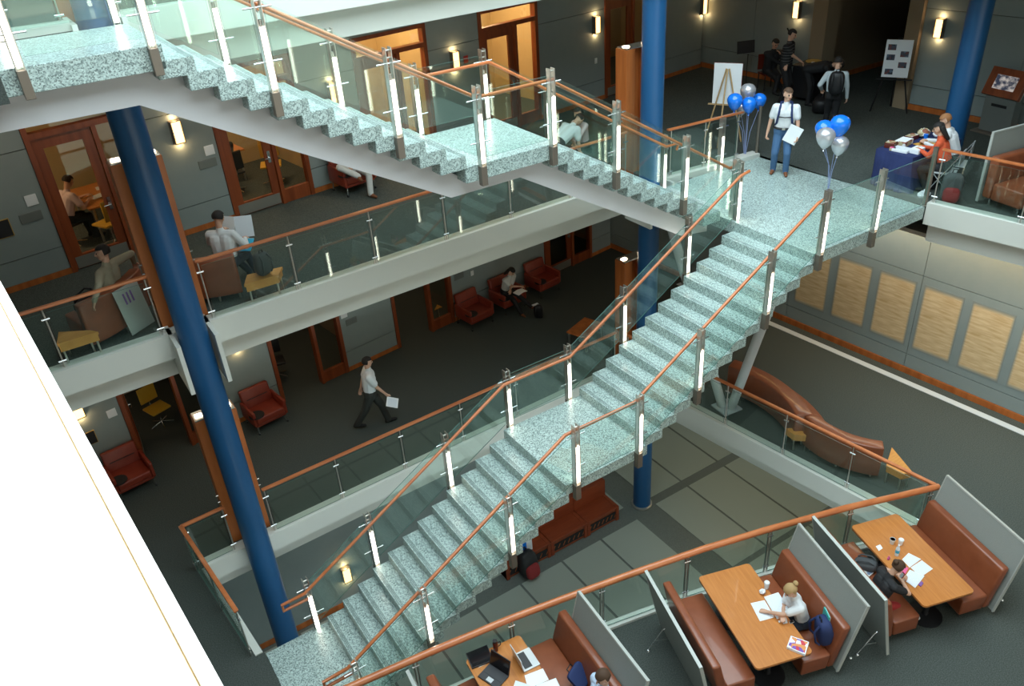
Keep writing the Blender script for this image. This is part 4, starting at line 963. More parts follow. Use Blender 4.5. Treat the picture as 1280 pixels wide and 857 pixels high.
person('person in blue jeans seated at the laptop booth, shirt pale', lc, bdir(0, 1, 0.9), 1.74, pelvis=(0, 0.0, 0.56), lean=-2, hands=[bw(0, -0.25, -0.05, 0.78), bw(0, -0.22, -0.3, 0.78)], feet=[(kn.x+0.10, kn.y+0.0, 0.08), (kn.x-0.05, kn.y-0.25, 0.08)], head=(0, 30), shirt='shirt_grey', trousers='jeans', shoes='shoes_black', hair='hair_dark', voxel=0.011)
# lower corridor
lc = Vector((3.0, 6.32, 0)); rz = facing(0.93, -0.30)
person('man in a white short-sleeved shirt walking along the lower corridor with a paper', lc, rz, 1.76, lean=4, hands=[(2.88, 6.62, 0.80), (3.26, 6.02, 0.86)], feet=[(3.28, 6.22, 0.075), (2.60, 6.42, 0.13)], head=(8, 10), shirt='shirt_white', trousers='trousers_dark', shoes='shoes_black', hair='hair_dark', voxel=0.011, bulk=1.2, elbow=[None, (0.3, -1, -0.2)])
lc = Vector((8.20, 8.90, 0)); rz = facing(0.2, -1)
person('dark haired woman reading with crossed legs in a red armchair', lc, rz, 1.64, pelvis=(0, -0.02, 0.56), lean=20, hands=[(8.10, 8.56, 0.72), (8.42, 8.58, 0.72)], feet=[(8.55, 8.28, 0.20), (8.25, 8.32, 0.08)], head=(0, 40), shirt='shirt_offwhite', trousers='trousers_black', shoes='shoes_brown', hair='hair_dark', style='long', female=True, voxel=0.012)
# middle floor, seated men
lc = Vector((-1.22, 5.30, H)); rz = facing(-0.75, 0.66)
person('dark haired man in an olive shirt spreading both arms along the sofa back', lc, rz, 1.76, pelvis=(0, 0, 0.56), lean=-8, hands=[(-1.52, 4.74, H+0.78), (-0.74, 5.62, H+0.86)], feet=[lc+Vector((-0.55, 0.1, 0.08)), lc+Vector((-0.35, 0.45, 0.08))], head=(35, 5), shirt='shirt_olive', trousers='trousers_black', shoes='shoes_black', hair='hair_dark', skin='skin_light', voxel=0.011, sleeve='long', elbow=[(-0.6, -0.6, 0.3), (0.6, -0.6, 0.3)])
lc = Vector((0.62, 5.32, H)); rz = facing(0.62, 0.8)
person('dark haired man in a white shirt reading a newspaper on the brown sofa', lc, rz, 1.76, pelvis=(0, 0, 0.56), lean=4, hands=[(0.72, 5.72, H+0.92), (1.02, 5.42, H+0.80)], feet=[lc+Vector((0.40, 0.42, 0.08)), lc+Vector((0.50, 0.18, 0.08))], head=(-10, 25), shirt='shirt_white', trousers='jeans_dark', shoes='shoes_black', hair='hair_dark', voxel=0.011, sleeve='long')
lc = Vector((4.22, 8.22, H)); rz = facing(0.10, -1)
person('person in white trousers and brown shoes with one leg crossed in a red armchair', lc, rz, 1.76, pelvis=(0, 0, 0.56), lean=-6, hands=[(4.05, 7.95, H+0.62), (4.42, 7.9, H+0.62)], feet=[(4.30, 7.70, H+0.08), (4.10, 7.74, H+0.50)], head=(0, 20), shirt='shirt_black', trousers='trousers_white', shoes='shoes_brown', hair='hair_brown', voxel=0.011, knee=[(-0.1, 1, 0.3), (0.6, 1, 0.2)])
# couple leaning at the middle floor behind the stair
lc = Vector((7.75, 5.70, H)); person('person in a white shirt bending forward beside the wooden pylon', lc, facing(1, 0.1), 1.72, pelvis=(0, 0, 0.86), lean=62, hands=[(8.30, 5.72, H+0.60), (8.20, 5.50, H+0.50)], feet=[(7.72, 5.81, H+0.075), (7.78, 5.57, H+0.075)], head=(0, 70), shirt='shirt_white', trousers='trousers_dark', shoes='shoes_black', hair='hair_dark', voxel=0.012)
lc = Vector((8.66, 6.02, H)); person('woman in a pale pink top with dark ponytail sitting by the wooden pylon', lc, facing(-1, -0.15), 1.66, pelvis=(0, 0, 0.56), lean=10, hands=[(8.25, 5.90, H+0.98), (8.24, 5.76, H+0.62)], feet=[(8.22, 5.95, H+0.08), (8.22, 6.15, H+0.08)], head=(0, 15), shirt='shirt_pink', trousers='trousers_dark', shoes='shoes_black', hair='hair_dark', style='pony', female=True, voxel=0.012, sleeve='long')
# landing
lc = Vector((11.45, 2.96, H)); rz = facing(-0.80, -0.60)
man = person('man in a white t-shirt and blue jeans with backpack straps and a white folder', lc, rz, 1.74, lean=2, hands=[lc+Vector((0.04, -0.32, 0.84)), lc+Vector((-0.22, 0.24, 0.80))], feet=[lc+Vector((0.02, -0.14, 0.075)), lc+Vector((-0.06, 0.12, 0.075))], head=(35, 12), shirt='shirt_white', trousers='jeans', shoes='shoes_brown', hair='hair_brown', voxel=0.009, curl=45)
lc = Vector((15.45, 6.38, H)); person('man in a dark striped polo shirt standing by the equipment case', lc, facing(0.35, -1), 1.80, lean=3, hands=[lc+Vector((-0.22, -0.16, 0.86)), lc+Vector((0.25, -0.3, 1.0))], head=(10, 25), shirt='shirt_striped', trousers='trousers_black', shoes='shoes_black', hair='hair_dark', voxel=0.012)
lc = Vector((15.72, 5.75, H)); person('person in black bending over a black case', lc, facing(0.45, -1), 1.74, pelvis=(0, -0.1, 0.90), lean=78, hands=[lc+Vector((0.18, -0.62, 0.45)), lc+Vector((0.42, -0.55, 0.45))], head=(0, 80), shirt='shirt_black', trousers='trousers_black', shoes='shoes_black', hair='hair_dark', voxel=0.012, sleeve='long')
lc = Vector((14.25, 3.95, H)); person('man in a pale grey shirt walking away with a black backpack', lc, facing(0.75, 0.62), 1.68, lean=14, hands=[lc+Vector((-0.02, 0.34, 0.95)), lc+Vector((0.26, -0.16, 0.76))], feet=[lc+Vector((0.1, 0.2, 0.075)), lc+Vector((-0.05, -0.1, 0.075))], shirt='shirt_grey', trousers='trousers_black', shoes='shoes_black', hair='hair_dark', voxel=0.011, sleeve='long', head=(0, 20))
lc = Vector((16.10, 7.45, H)); person('person in dark clothes sitting on a dark chair by the back wall', lc, facing(-0.4, -1), 1.72, pelvis=(0, 0, 0.56), lean=14, hands=[lc+Vector((-0.05, -0.35, 1.0)), lc+Vector((0.1, -0.35, 0.7))], feet=[lc+Vector((-0.25, -0.45, 0.08)), lc+Vector((0, -0.5, 0.08))], head=(0, 30), shirt='shirt_black', trousers='trousers_black', shoes='shoes_black', hair='hair_dark', voxel=0.014, sleeve='long')
# navy table
lc = Vector((13.30, 0.38, H)); person('person with sandy hair in a white shirt sitting behind the navy table', lc, facing(-0.45, 1), 1.74, pelvis=(0, 0, 0.56), lean=22, hands=[(13.00, 0.82, H+0.78), (13.18, 0.90, H+0.78)], feet=[(13.10, 0.46, H+0.08), (13.36, 0.48, H+0.08)], head=(20, 30), shirt='shirt_white', trousers='trousers_dark', shoes='shoes_black', hair='hair_ginger', voxel=0.011, sleeve='long')
lc = Vector((12.80, 0.24, H)); person('long haired woman in an orange red top sitting at the navy table', lc, facing(-0.35, 1), 1.66, pelvis=(0, 0, 0.56), lean=20, hands=[(12.60, 0.68, H+0.78), (12.78, 0.74, H+0.78)], feet=[(12.62, 0.42, H+0.08), (12.84, 0.44, H+0.08)], head=(20, 25), shirt='shirt_red', trousers='trousers_black', shoes='shoes_black', hair='hair_dark', style='long', female=True, voxel=0.011, sleeve='long')
# study rooms
def wl(s, y, z): return Vector((0, 8.28, 0)) + Matrix.Rotation(WA, 3, 'Z') @ Vector((s, y, 0)) + Vector((0, 0, z))
person('dark haired student writing at the table inside the lit study room', wl(-1.15, 1.35, H), facing(1, 0.45), 1.70, pelvis=(0, 0, 0.56), lean=24, hands=[wl(-0.62, 1.62, H+0.80), wl(-0.65, 1.30, H+0.80)], feet=[wl(-0.75, 1.55, H+0.08), wl(-0.72, 1.35, H+0.08)], head=(0, 35), shirt='shirt_pink', trousers='trousers_black', shoes='shoes_black', hair='hair_dark', voxel=0.012)
person('dark haired woman reading at the far end of the lit study room table', wl(0.42, 1.75, H), facing(-1, -0.15), 1.64, pelvis=(0, 0, 0.56), lean=8, hands=[wl(-0.05, 1.65, H+0.98), wl(-0.02, 1.95, H+0.98)], feet=[wl(0.0, 1.7, H+0.08), wl(0.0, 1.9, H+0.08)], head=(0, 20), shirt='shirt_offwhite', trousers='trousers_black', shoes='shoes_black', hair='hair_dark', style='pony', female=True, voxel=0.012)
person('student in dark clothes seated behind a laptop in the second study room', wl(2.35, 1.55, H), facing(-0.2, 1), 1.70, pelvis=(0, 0, 0.56), lean=14, hands=[wl(2.15, 1.95, H+0.80), wl(2.4, 1.98, H+0.80)], feet=[wl(2.2, 1.95, H+0.08), wl(2.4, 1.95, H+0.08)], head=(0, 25), shirt='shirt_black', trousers='trousers_black', shoes='shoes_black', hair='hair_dark', voxel=0.013, sleeve='long')
#STAGE4
# ------------------------------------------------------------------ small things
def z6(x0, y0, *pts): return [(x0+a/6.395, y0+b/6.395) for a, b in pts]
def quad(name, label, cat, px, z, th, m, group=None, face=None, inset=0.0):
    P = [at(u, v, z+th) for u, v in px]; cx = sum(p.x for p in P)/len(P); cy = sum(p.y for p in P)/len(P)
    t = thing(name, label, cat, (cx, cy, z), 0, group)
    q = MB(); q.prism([(p.x, p.y) for p in P], z, z+th); q.build('body', m, t)
    if face:
        q = MB(); q.prism([(cx+(p.x-cx)*(1-inset), cy+(p.y-cy)*(1-inset)) for p in P], z+th+0.0005, z+th+0.002); q.build('face', face, t)
    return t
def print_mat(name, a, b, sc_):
    mt = mat(name, a, 0.7); nt = mt.node_tree; n = nt.nodes; tc = n.new('ShaderNodeTexCoord'); nz = n.new('ShaderNodeTexWave'); nz.bands_direction = 'Y'; nz.inputs['Scale'].default_value = sc_; nz.inputs['Distortion'].default_value = 1.0
    rp = n.new('ShaderNodeValToRGB'); rp.color_ramp.elements[0].position = 0.15; rp.color_ramp.elements[0].color = (*b, 1); rp.color_ramp.elements[1].position = 0.35; rp.color_ramp.elements[1].color = (*a, 1)
    nt.links.new(tc.outputs['Object'], nz.inputs['Vector']); nt.links.new(nz.outputs['Fac'], rp.inputs[0]); nt.links.new(rp.outputs[0], n['Principled BSDF'].inputs['Base Color'])
print_mat('paper_lines', (0.80, 0.83, 0.88), (0.60, 0.66, 0.76), 40)
def patch_mat(name, cols, sc_, emit=0.0):
    mt = mat(name, cols[0], 0.5); nt = mt.node_tree; n = nt.nodes; tc = n.new('ShaderNodeTexCoord'); vz = n.new('ShaderNodeTexVoronoi'); vz.inputs['Scale'].default_value = sc_
    sp = n.new('ShaderNodeSeparateColor'); rp = n.new('ShaderNodeValToRGB'); rp.color_ramp.interpolation = 'CONSTANT'
    while len(rp.color_ramp.elements) < len(cols): rp.color_ramp.elements.new(0.5)
    for i, c_ in enumerate(cols): rp.color_ramp.elements[i].position = i/len(cols); rp.color_ramp.elements[i].color = (*c_, 1)
    nt.links.new(tc.outputs['Object'], vz.inputs['Vector']); nt.links.new(vz.outputs['Color'], sp.inputs[0]); nt.links.new(sp.outputs[0], rp.inputs[0]); b = n['Principled BSDF']; nt.links.new(rp.outputs[0], b.inputs['Base Color'])
    if emit: nt.links.new(rp.outputs[0], b.inputs['Emission Color']); b.inputs['Emission Strength'].default_value = emit
patch_mat('cover_print', [(0.6, 0.05, 0.08), (0.75, 0.3, 0.1), (0.2, 0.1, 0.45), (0.8, 0.75, 0.8), (0.85, 0.8, 0.85)], 16)
patch_mat('mag_print', [(0.5, 0.5, 0.48), (0.15, 0.2, 0.3), (0.65, 0.65, 0.62), (0.3, 0.3, 0.28)], 14)
mt_ = mat('screen_print', (0.05, 0.06, 0.10), 0.3, 0, (0.75, 0.66, 0.62), 9, (1, 1, 1.6), detail=6, ramp=(0.40, 0.62)); mt_.node_tree.links.new(mt_.node_tree.nodes['Principled BSDF'].inputs['Base Color'].links[0].from_socket, mt_.node_tree.nodes['Principled BSDF'].inputs['Emission Color']); mt_.node_tree.nodes['Principled BSDF'].inputs['Emission Strength'].default_value = 0.3
patch_mat('photo_print', [(0.03, 0.035, 0.06), (0.07, 0.07, 0.10), (0.16, 0.05, 0.05), (0.10, 0.15, 0.22)], 18)
patch_mat('stuff_print', [(0.75, 0.75, 0.74), (0.5, 0.42, 0.25), (0.3, 0.1, 0.06), (0.8, 0.8, 0.8)], 12)
mat('navy', (0.012, 0.022, 0.095), 0.8, 0, (0.018, 0.03, 0.12), 6); mat('navy_bag', (0.015, 0.03, 0.11), 0.75); mat('teal', (0.05, 0.4, 0.36), 0.6); mat('pink', (0.75, 0.12, 0.30), 0.6); mat('purple', (0.22, 0.10, 0.35), 0.6)
mat('balloon_blue', (0.01, 0.20, 0.85), 0.18, coat=0.5); mat('balloon_silver', (0.62, 0.62, 0.66), 0.25, 0.55); mat('ribbon', (0.30, 0.36, 0.62), 0.5)
mat('cola', (0.12, 0.02, 0.012), 0.15); mat('clear', (0.72, 0.80, 0.84), 0.1, spec=0.8); mat('bag_red', (0.26, 0.018, 0.02), 0.7); mat('bag_grey', (0.07, 0.075, 0.08), 0.8); mat('cyan', (0.03, 0.42, 0.66), 0.6); mat('oak', (0.50, 0.33, 0.16), 0.5); mat('yellow_seat', (0.62, 0.36, 0.03), 0.6); mat('manila', (0.62, 0.32, 0.06), 0.7); mat('silver', (0.6, 0.62, 0.64), 0.3, 0.4); mat('screen_black', (0.01, 0.01, 0.012), 0.15); mat('keys', (0.03, 0.03, 0.035), 0.5)
def backpack(label, loc, rz, m='navy_bag', m2='navy_bag', s=1.0, tilt=0.0, name='backpack', extra=None):
    t = thing(name, label, 'backpack', loc, rz); mx = Matrix.Rotation(tilt, 4, 'X'); mr = mx.to_3x3()
    q = MB(); sell(q, mr @ Vector((0, 0, 0.24*s)), 0.16*s, 0.11*s, 0.24*s, 0.6, mx=mr); P3('main_bag', q, m, t, smooth=True)
    q = MB(); sell(q, mr @ Vector((0, -0.10*s, 0.15*s)), 0.125*s, 0.06*s, 0.13*s, 0.6, mx=mr); P3('front_pocket', q, m2, t, smooth=True)
    for g in (-1, 1):
        q = MB(); q.tube([mr @ Vector(p)*s for p in ((g*0.08, 0.09, 0.44), (g*0.10, 0.17, 0.36), (g*0.11, 0.16, 0.15), (g*0.10, 0.10, 0.06))], 0.017*s, 8); P3('strap', q, m, t, smooth=True)
    q = MB(); q.tube([mr @ Vector(p)*s for p in ((-0.04, 0.04, 0.47), (-0.03, 0.04, 0.53), (0.03, 0.04, 0.53), (0.04, 0.04, 0.47))], 0.010*s, 8); P3('grab_loop', q, 'black', t, smooth=True)
    return t
def laptop(label, corner_px, z, ang, m, screen_tilt=100, w_=0.34, d_=0.25, keys='keys', loc=None):
    c_ = loc or at(*corner_px, z); t = thing('laptop', label, 'laptop', (c_.x, c_.y, z), ang)
    q = MB(); q.box(-w_/2, -d_/2, 0, w_/2, d_/2, 0.022); base = P3('base', q, m, t, bevel=0.004)
    q = MB(); q.box(-w_/2+0.03, -0.02, 0.0222, w_/2-0.03, d_/2-0.03, 0.025); P3('keyboard', q, keys, base)
    q = MB(); q.box(-0.05, -d_/2+0.02, 0.0222, 0.05, -0.04, 0.0235); P3('touchpad', q, 'silver', base)
    a = R(screen_tilt-90); mx = Matrix.Translation((0, d_/2, 0.015)) @ Matrix.Rotation(-a, 4, 'X')
    q = MB(); q.box(-w_/2, -0.004, 0.0, w_/2, 0.008, d_, mx=mx); sc2 = P3('lid', q, m, t)
    q = MB(); q.box(-w_/2+0.012, -0.0055, 0.012, w_/2-0.012, -0.0045, d_-0.012, mx=mx); P3('screen', q, 'screen_black', sc2)
    return t
def cup(label, px, z, r=0.04, h=0.11, m='white', lid='white', drink=None):
    c_ = at(*px, z); t = thing('cup', label, 'cup', (c_.x, c_.y, z))
    q = MB(); q.lathe([(0.0, 0), (r*0.72, 0), (r, h), (r*0.94, h), (r*0.68, 0.008), (0.0, 0.008)], n=18); P3('body', q, m, t, smooth=True)
    if lid: q = MB(); q.lathe([(0, h+0.014), (r*0.9, h+0.014), (r*1.06, h+0.002), (r*1.06, h-0.006)], n=18); P3('lid', q, lid, t, smooth=True)
    if drink: q = MB(); q.lathe([(0, h-0.012), (r*0.92, h-0.012)], n=18); P3('drink', q, drink, t)
    return t
TB = 0.742
# booth two
quad('paper_pad', 'white paper pad with a pencil edge, left of the writing woman', 'paper', z6(860, 700, (500, 342), (612, 318), (692, 455), (575, 486)), TB, 0.006, 'paper', face='paper_lines', inset=0.08)
quad('open_book', 'open white workbook under the writing arm of the woman in white', 'book', z6(860, 700, (608, 292), (722, 255), (822, 412), (712, 468)), TB, 0.016, 'paper', face='paper_lines', inset=0.06)
quad('note_card', 'small white card beside the workbook', 'card', z6(860, 700, (750, 462), (785, 455), (797, 500), (762, 508)), TB, 0.004, 'paper')
quad('eraser', 'tiny white eraser beside the small card', 'eraser', z6(860, 700, (722, 482), (734, 480), (738, 492), (726, 496)), TB, 0.012, 'white')
quad('mobile_phone', 'dark mobile phone at the table edge of the writing woman', 'phone', z6(860, 700, (808, 488), (840, 476), (850, 492), (818, 506)), TB, 0.012, 'silver', face='screen_black', inset=0.15)
quad('textbook', 'thick white textbook with a red and purple cover', 'book', z6(860, 700, (822, 602), (968, 652), (938, 752), (790, 690)), TB, 0.045, 'paper', face='cover_print', inset=0.12)
cup('white lidded coffee cup beside the crumpled napkin', z6(860, 700, (625, 225))[0], TB, 0.042, 0.13)
c_ = at(953, 741, TB); t = thing('crumpled_napkin', 'crumpled white napkin beside the coffee cup', 'napkin', (c_.x, c_.y, TB)); q = MB(); q.ell((0, 0, 0.035), 0.055, 0.05, 0.035, 9, 6)
for i_, v in enumerate(q.v): q.v[i_] = v*(0.8+0.4*random.random())
q.v = [Vector((v.x, v.y, max(0.0, v.z))) for v in q.v]; P3('napkin', q, 'paper', t)
backpack('navy blue backpack with a green book sticking out, on the brown bench', Vector((5.86, -3.36, 0.455)), R(60), tilt=R(-8))
c_ = Vector((5.92, -3.30, 0.62)); t = thing('green_folder', 'teal green folder sticking out of the navy backpack', 'folder', (c_.x, c_.y, 0.62), R(60)); q = MB(); q.box(-0.10, 0.0, 0.12, 0.10, 0.02, 0.36); P3('cover', q, 'teal', t); q = MB(); q.box(-0.095, -0.012, 0.12, 0.095, -0.001, 0.34); P3('pages', q, 'paper', t)
# booth three
quad('paper_napkin', 'square white napkin on the table of the woman in black', 'napkin', z6(1040, 630, (350, 335), (385, 320), (406, 350), (375, 372)), TB, 0.006, 'paper')
cup('plastic cup of dark cola on the table of the woman in black', z6(1040, 630, (478, 312))[0], TB, 0.045, 0.10, 'clear', None, 'cola')
cup('white foam cup beside the water bottle', z6(1040, 630, (545, 320))[0], TB, 0.042, 0.10, 'white', 'white')
c_ = at(*z6(1040, 630, (516, 405))[0], TB); t = thing('water_bottle', 'clear plastic water bottle with a blue label', 'bottle', (c_.x, c_.y, TB)); q = MB(); q.lathe([(0, 0), (0.032, 0), (0.033, 0.13), (0.028, 0.16), (0.013, 0.19), (0.013, 0.205), (0, 0.205)], n=16); P3('body', q, 'clear', t, smooth=True); q = MB(); q.lathe([(0.0338, 0.06), (0.0338, 0.12)], n=16); P3('label', q, 'cyan', t); q = MB(); q.lathe([(0.016, 0.206), (0.016, 0.222), (0, 0.222)], n=14); P3('cap', q, 'white', t)
quad('loose_paper', 'white sheet of notes nearest the water bottle', 'paper', z6(1040, 630, (560, 440), (612, 388), (712, 438), (620, 505)), TB, 0.003, 'paper', face='paper_lines', inset=0.07)
quad('loose_paper', 'white printed sheet with a blue heading', 'paper', z6(1040, 630, (628, 505), (718, 447), (806, 515), (712, 580)), TB+0.004, 0.003, 'paper', face='paper_lines', inset=0.07)
quad('loose_paper', 'white sheet of notes under the hands of the woman in black', 'paper', z6(1040, 630, (570, 600), (622, 522), (740, 572), (665, 668)), TB+0.008, 0.003, 'paper', face='paper_lines', inset=0.07)
quad('red_notebook', 'red notebook half under the arm of the woman in black', 'notebook', z6(1040, 630, (520, 560), (560, 490), (612, 508), (575, 575)), TB, 0.012, 'pink')
quad('purple_wrapper', 'crumpled purple wrapper beside the loose papers', 'wrapper', z6(1040, 630, (690, 640), (715, 612), (732, 628), (712, 655)), TB, 0.015, 'purple')
c_ = at(1126, 720, 0.90); t = thing('mobile_phone', 'red mobile phone held by the woman in black', 'phone', (c_.x, c_.y, 0.86), bdir(2, 1, 0)); q = MB(); q.cbox((0, 0.02, 0.05), (0.06, 0.012, 0.11), rx=R(-30)); P3('case', q, 'bag_red', t); q = MB(); q.cbox((0, 0.011, 0.055), (0.048, 0.004, 0.08), rx=R(-30)); P3('screen', q, 'silver', t)
t = backpack('black shoulder bag on the bench behind the woman in black', at(1068, 702, 0.46), R(20), 'bag_grey', 'bag_grey', 0.75, R(75)); t['category'] = 'bag'
quad('magazine', 'folded magazine on the bench behind the woman in black', 'magazine', z6(1040, 630, (205, 480), (250, 455), (335, 540), (290, 580)), 0.455, 0.02, 'paper', face='mag_print', inset=0.03)
t = thing('hair_clip', 'pink hair clip in the pinned hair of the woman in black', 'hair clip', at(1110.5, 699, 1.20)); q = MB(); q.ell((0, 0, 0.02), 0.028, 0.02, 0.03, 10, 6); P3('clip', q, 'pink', t, smooth=True); q = MB(); q.ell((0.0, 0.0, 0.062), 0.014, 0.012, 0.016, 8, 5); P3('knob', q, 'pink', t, smooth=True)
# booth one
quad('closed_laptop', 'closed black laptop lying on the booth table by the railing', 'laptop', z6(560, 723, (142, 596), (312, 526), (364, 648), (192, 714)), TB, 0.03, 'keys', face='screen_black', inset=0.06)
quad('loose_paper', 'white sheet under the closed black laptop', 'paper', z6(560, 723, (240, 712), (310, 680), (372, 600), (345, 570), (330, 640)), TB-0.001, 0.0009, 'paper')
laptop('open black laptop with its screen facing the person in jeans', z6(560, 723, (362, 785))[0], TB, R(-6-66), 'keys', 105, 0.36, 0.26)
laptop('open silver laptop facing the man in the pale blue shirt', z6(560, 723, (630, 650))[0], TB, R(-6+90), 'silver', 98, 0.34, 0.26)
c_ = at(*z6(560, 723, (383, 570))[0], TB); t = thing('thermos', 'black thermos mug with a handle by the railing', 'mug', (c_.x, c_.y, TB)); q = MB(); q.lathe([(0, 0), (0.036, 0), (0.04, 0.16), (0.03, 0.18), (0, 0.18)], n=16); P3('body', q, 'cola', t, smooth=True); q = MB(); q.lathe([(0.034, 0.181), (0.034, 0.21), (0, 0.21)], n=16); P3('lid', q, 'black', t, smooth=True); q = MB(); q.tube([(0.038, 0, 0.14), (0.085, 0, 0.13), (0.085, 0, 0.06), (0.038, 0, 0.05)], 0.008, 8); P3('handle', q, 'black', t, smooth=True)
quad('loose_paper', 'large white sheet beside the silver laptop', 'paper', z6(560, 723, (612, 772), (758, 716), (806, 806), (640, 880)), TB, 0.003, 'paper')
quad('loose_paper', 'white sheet at the edge of the laptop booth table', 'paper', z6(560, 723, (520, 870), (540, 812), (660, 850), (690, 950)), TB+0.004, 0.003, 'paper', face='paper_lines', inset=0.06)
quad('paper_folder', 'pale blue folder in front of the man in the blue shirt', 'folder', z6(560, 723, (702, 850), (862, 792), (905, 880), (730, 960)), TB+0.008, 0.01, 'clear', face='paper', inset=0.06)
p_ = at(*z6(560, 723, (1050, 775))[0], 0.60); t = thing('blue_cushion', 'dark blue laptop sleeve standing on the brown bench', 'sleeve', (p_.x, p_.y, 0.455), R(25)); q = MB(); mx = Matrix.Translation((0, 0, 0.13)) @ Matrix.Rotation(R(-55), 4, 'X'); sell(q, (0, 0, 0.13), 0.17, 0.035, 0.16, 0.35, mx=Matrix.Rotation(R(-48), 3, 'X')); P3('sleeve', q, 'navy_bag', t, smooth=True); q = MB(); q.tube([mx @ Vector(p) for p in ((-0.06, 0.02, 0.13), (-0.05, 0.02, 0.20), (0.05, 0.02, 0.20), (0.06, 0.02, 0.13))], 0.01, 8); P3('handle', q, 'black', t, smooth=True)

# ground floor backpack on the bench
c_ = Vector((g0(5.5, 0)[0], yb0-0.22, G0)); backpack('black and dark red backpack leaning on the red bench under the stair', c_, R(5), 'black', 'bag_red', 1.5, R(-12))
t = thing('shopping_bag', 'blue and white paper bag above the dark red backpack', 'bag', (at(661, 692, G0+0.46).x, yb0+0.16, G0+0.468)); q = MB(); q.box(-0.14, -0.07, 0, 0.0, 0.07, 0.32); P3('blue_half', q, 'balloon_blue', t); q = MB(); q.box(0.0, -0.07, 0, 0.16, 0.07, 0.32); P3('white_half', q, 'paper', t)

# ------------------------------------------------------------------ things with the people
t = thing('paper_sheet', 'white paper held by the man walking in the lower corridor', 'paper', (3.30, 5.94, 0.60), R(-20)); q = MB(); q.cbox((0.02, 0, 0.10), (0.26, 0.012, 0.22), rx=R(-50), ry=R(25)); P3('sheet', q, 'paper', t); q = MB(); q.cbox((0.02, -0.012, 0.10), (0.20, 0.002, 0.17), rx=R(-50), ry=R(25)); P3('print', q, 'paper_lines', t)
t = thing('newspaper', 'open newspaper held by the man in the white shirt', 'newspaper', (0.98, 5.72, H+0.80), facing(0.62, 0.8)); 
for g in (-1, 1): q = MB(); q.cbox((g*0.15, 0, 0.14), (0.30, 0.006, 0.36), rz=g*R(12), rx=R(-18)); P3('page', q, ['paper', 'paper_lines'][g > 0], t)
t = thing('blue_magazine', 'bright blue magazine on the lap of the man with the newspaper', 'magazine', (1.02, 5.45, H+0.62), R(-40)); q = MB(); q.cbox((0, 0, 0.06), (0.22, 0.012, 0.26), rx=R(-62)); P3('cover', q, 'cyan', t); q = MB(); q.cbox((0.0, 0.012, 0.066), (0.21, 0.008, 0.25), rx=R(-62)); P3('pages', q, 'paper', t)
backpack('grey backpack standing on the orange table by the railing', Vector((1.02, 4.66, H+0.42)), R(200), 'bag_grey', 'bag_grey', 0.85)['category'] = 'backpack'
backpack('black bag lying on the sofa beside the man in the olive shirt', Vector((-1.78, 5.38, H+0.44)), R(80), 'black', 'black', 0.9, R(60))
t = thing('poster_board', 'pale poster board with purple writing leaning on the sofa back', 'poster', (-0.98, 4.86, H), R(33)); mx = Matrix.Rotation(R(-9), 4, 'X')
q = MB(); q.box(-0.24, -0.008, 0.05, 0.24, 0.0, 0.80, mx=mx); P3('board', q, 'panel_trim', t)
for j in range(3): q = MB(); q.box(-0.10+0.07*j, -0.0105, 0.52, -0.07+0.07*j, -0.0085, 0.70, mx=mx); P3('writing', q, 'purple', t)
t = thing('open_book', 'open book on the lap of the woman in the red armchair', 'book', (8.32, 8.42, 0.64), R(10)); q = MB(); q.cbox((-0.08, 0, 0.03), (0.16, 0.22, 0.014), ry=R(-10)); P3('left_pages', q, 'paper', t); q = MB(); q.cbox((0.08, 0, 0.03), (0.16, 0.22, 0.014), ry=R(10)); P3('right_pages', q, 'paper', t)
backpack('black bag with a reflective strip on the floor before the reading woman', Vector((8.55, 7.95, 0)), R(150), 'black', 'bag_red', 0.8)
c_ = at(650, 386, 0.25); t = thing('reflective_tag', 'small bright white tag on the black bag before the reading woman', 'tag', (8.50, 8.00, 0.385)); q = MB(); q.box(-0.09, -0.04, 0, 0.09, 0.04, 0.012); P3('tag', q, 'white', t); q = MB(); q.box(-0.095, -0.045, -0.004, 0.095, 0.045, -0.0005); P3('backing', q, 'black', t)
cup('small yellow drink cup on the armchair tablet of the reading woman', (633, 364), 0.475, 0.035, 0.10, 'yellow_seat', None)

# man on the landing: backpack, straps, folder
mz = facing(-0.80, -0.60); mm = Matrix.Translation((11.45, 2.96, H)) @ Matrix.Rotation(mz, 4, 'Z')
backpack('dark blue backpack worn by the man in the white t-shirt', mm @ Vector((0, -0.23, 0.98)), mz+math.pi, 'navy_bag', 'navy_bag', 0.95)
t = thing('backpack_harness', 'dark blue shoulder and chest straps over the white t-shirt', 'straps', mm @ Vector((0, 0, 1.05)), mz)
for g in (-1, 1):
    q = MB(); q.tube([(g*0.10, -0.13, 0.36), (g*0.105, -0.03, 0.415), (g*0.11, 0.085, 0.36), (g*0.125, 0.155, 0.22), (g*0.15, 0.13, 0.04), (g*0.18, 0.0, -0.05)], 0.022, 8); P3('shoulder_strap', q, 'navy_bag', t, smooth=True)
q = MB(); q.tube([(-0.125, 0.165, 0.17), (0, 0.185, 0.165), (0.125, 0.165, 0.17)], 0.012, 8); P3('chest_strap', q, 'black', t, smooth=True)
t = thing('leather_belt', 'dark leather belt of the man in jeans', 'belt', mm @ Vector((0, 0, 0.90)), mz); q = MB(); q.tube([(0.205*math.cos(a), 0.013+0.135*math.sin(a), 0.075+0.0*a) for a in [2*math.pi*i/24 for i in range(25)]], 0.02, 6); P3('strap', q, 'black', t, smooth=True); q = MB(); q.box(-0.03, 0.148, 0.055, 0.03, 0.172, 0.095); P3('buckle', q, 'steel', t)
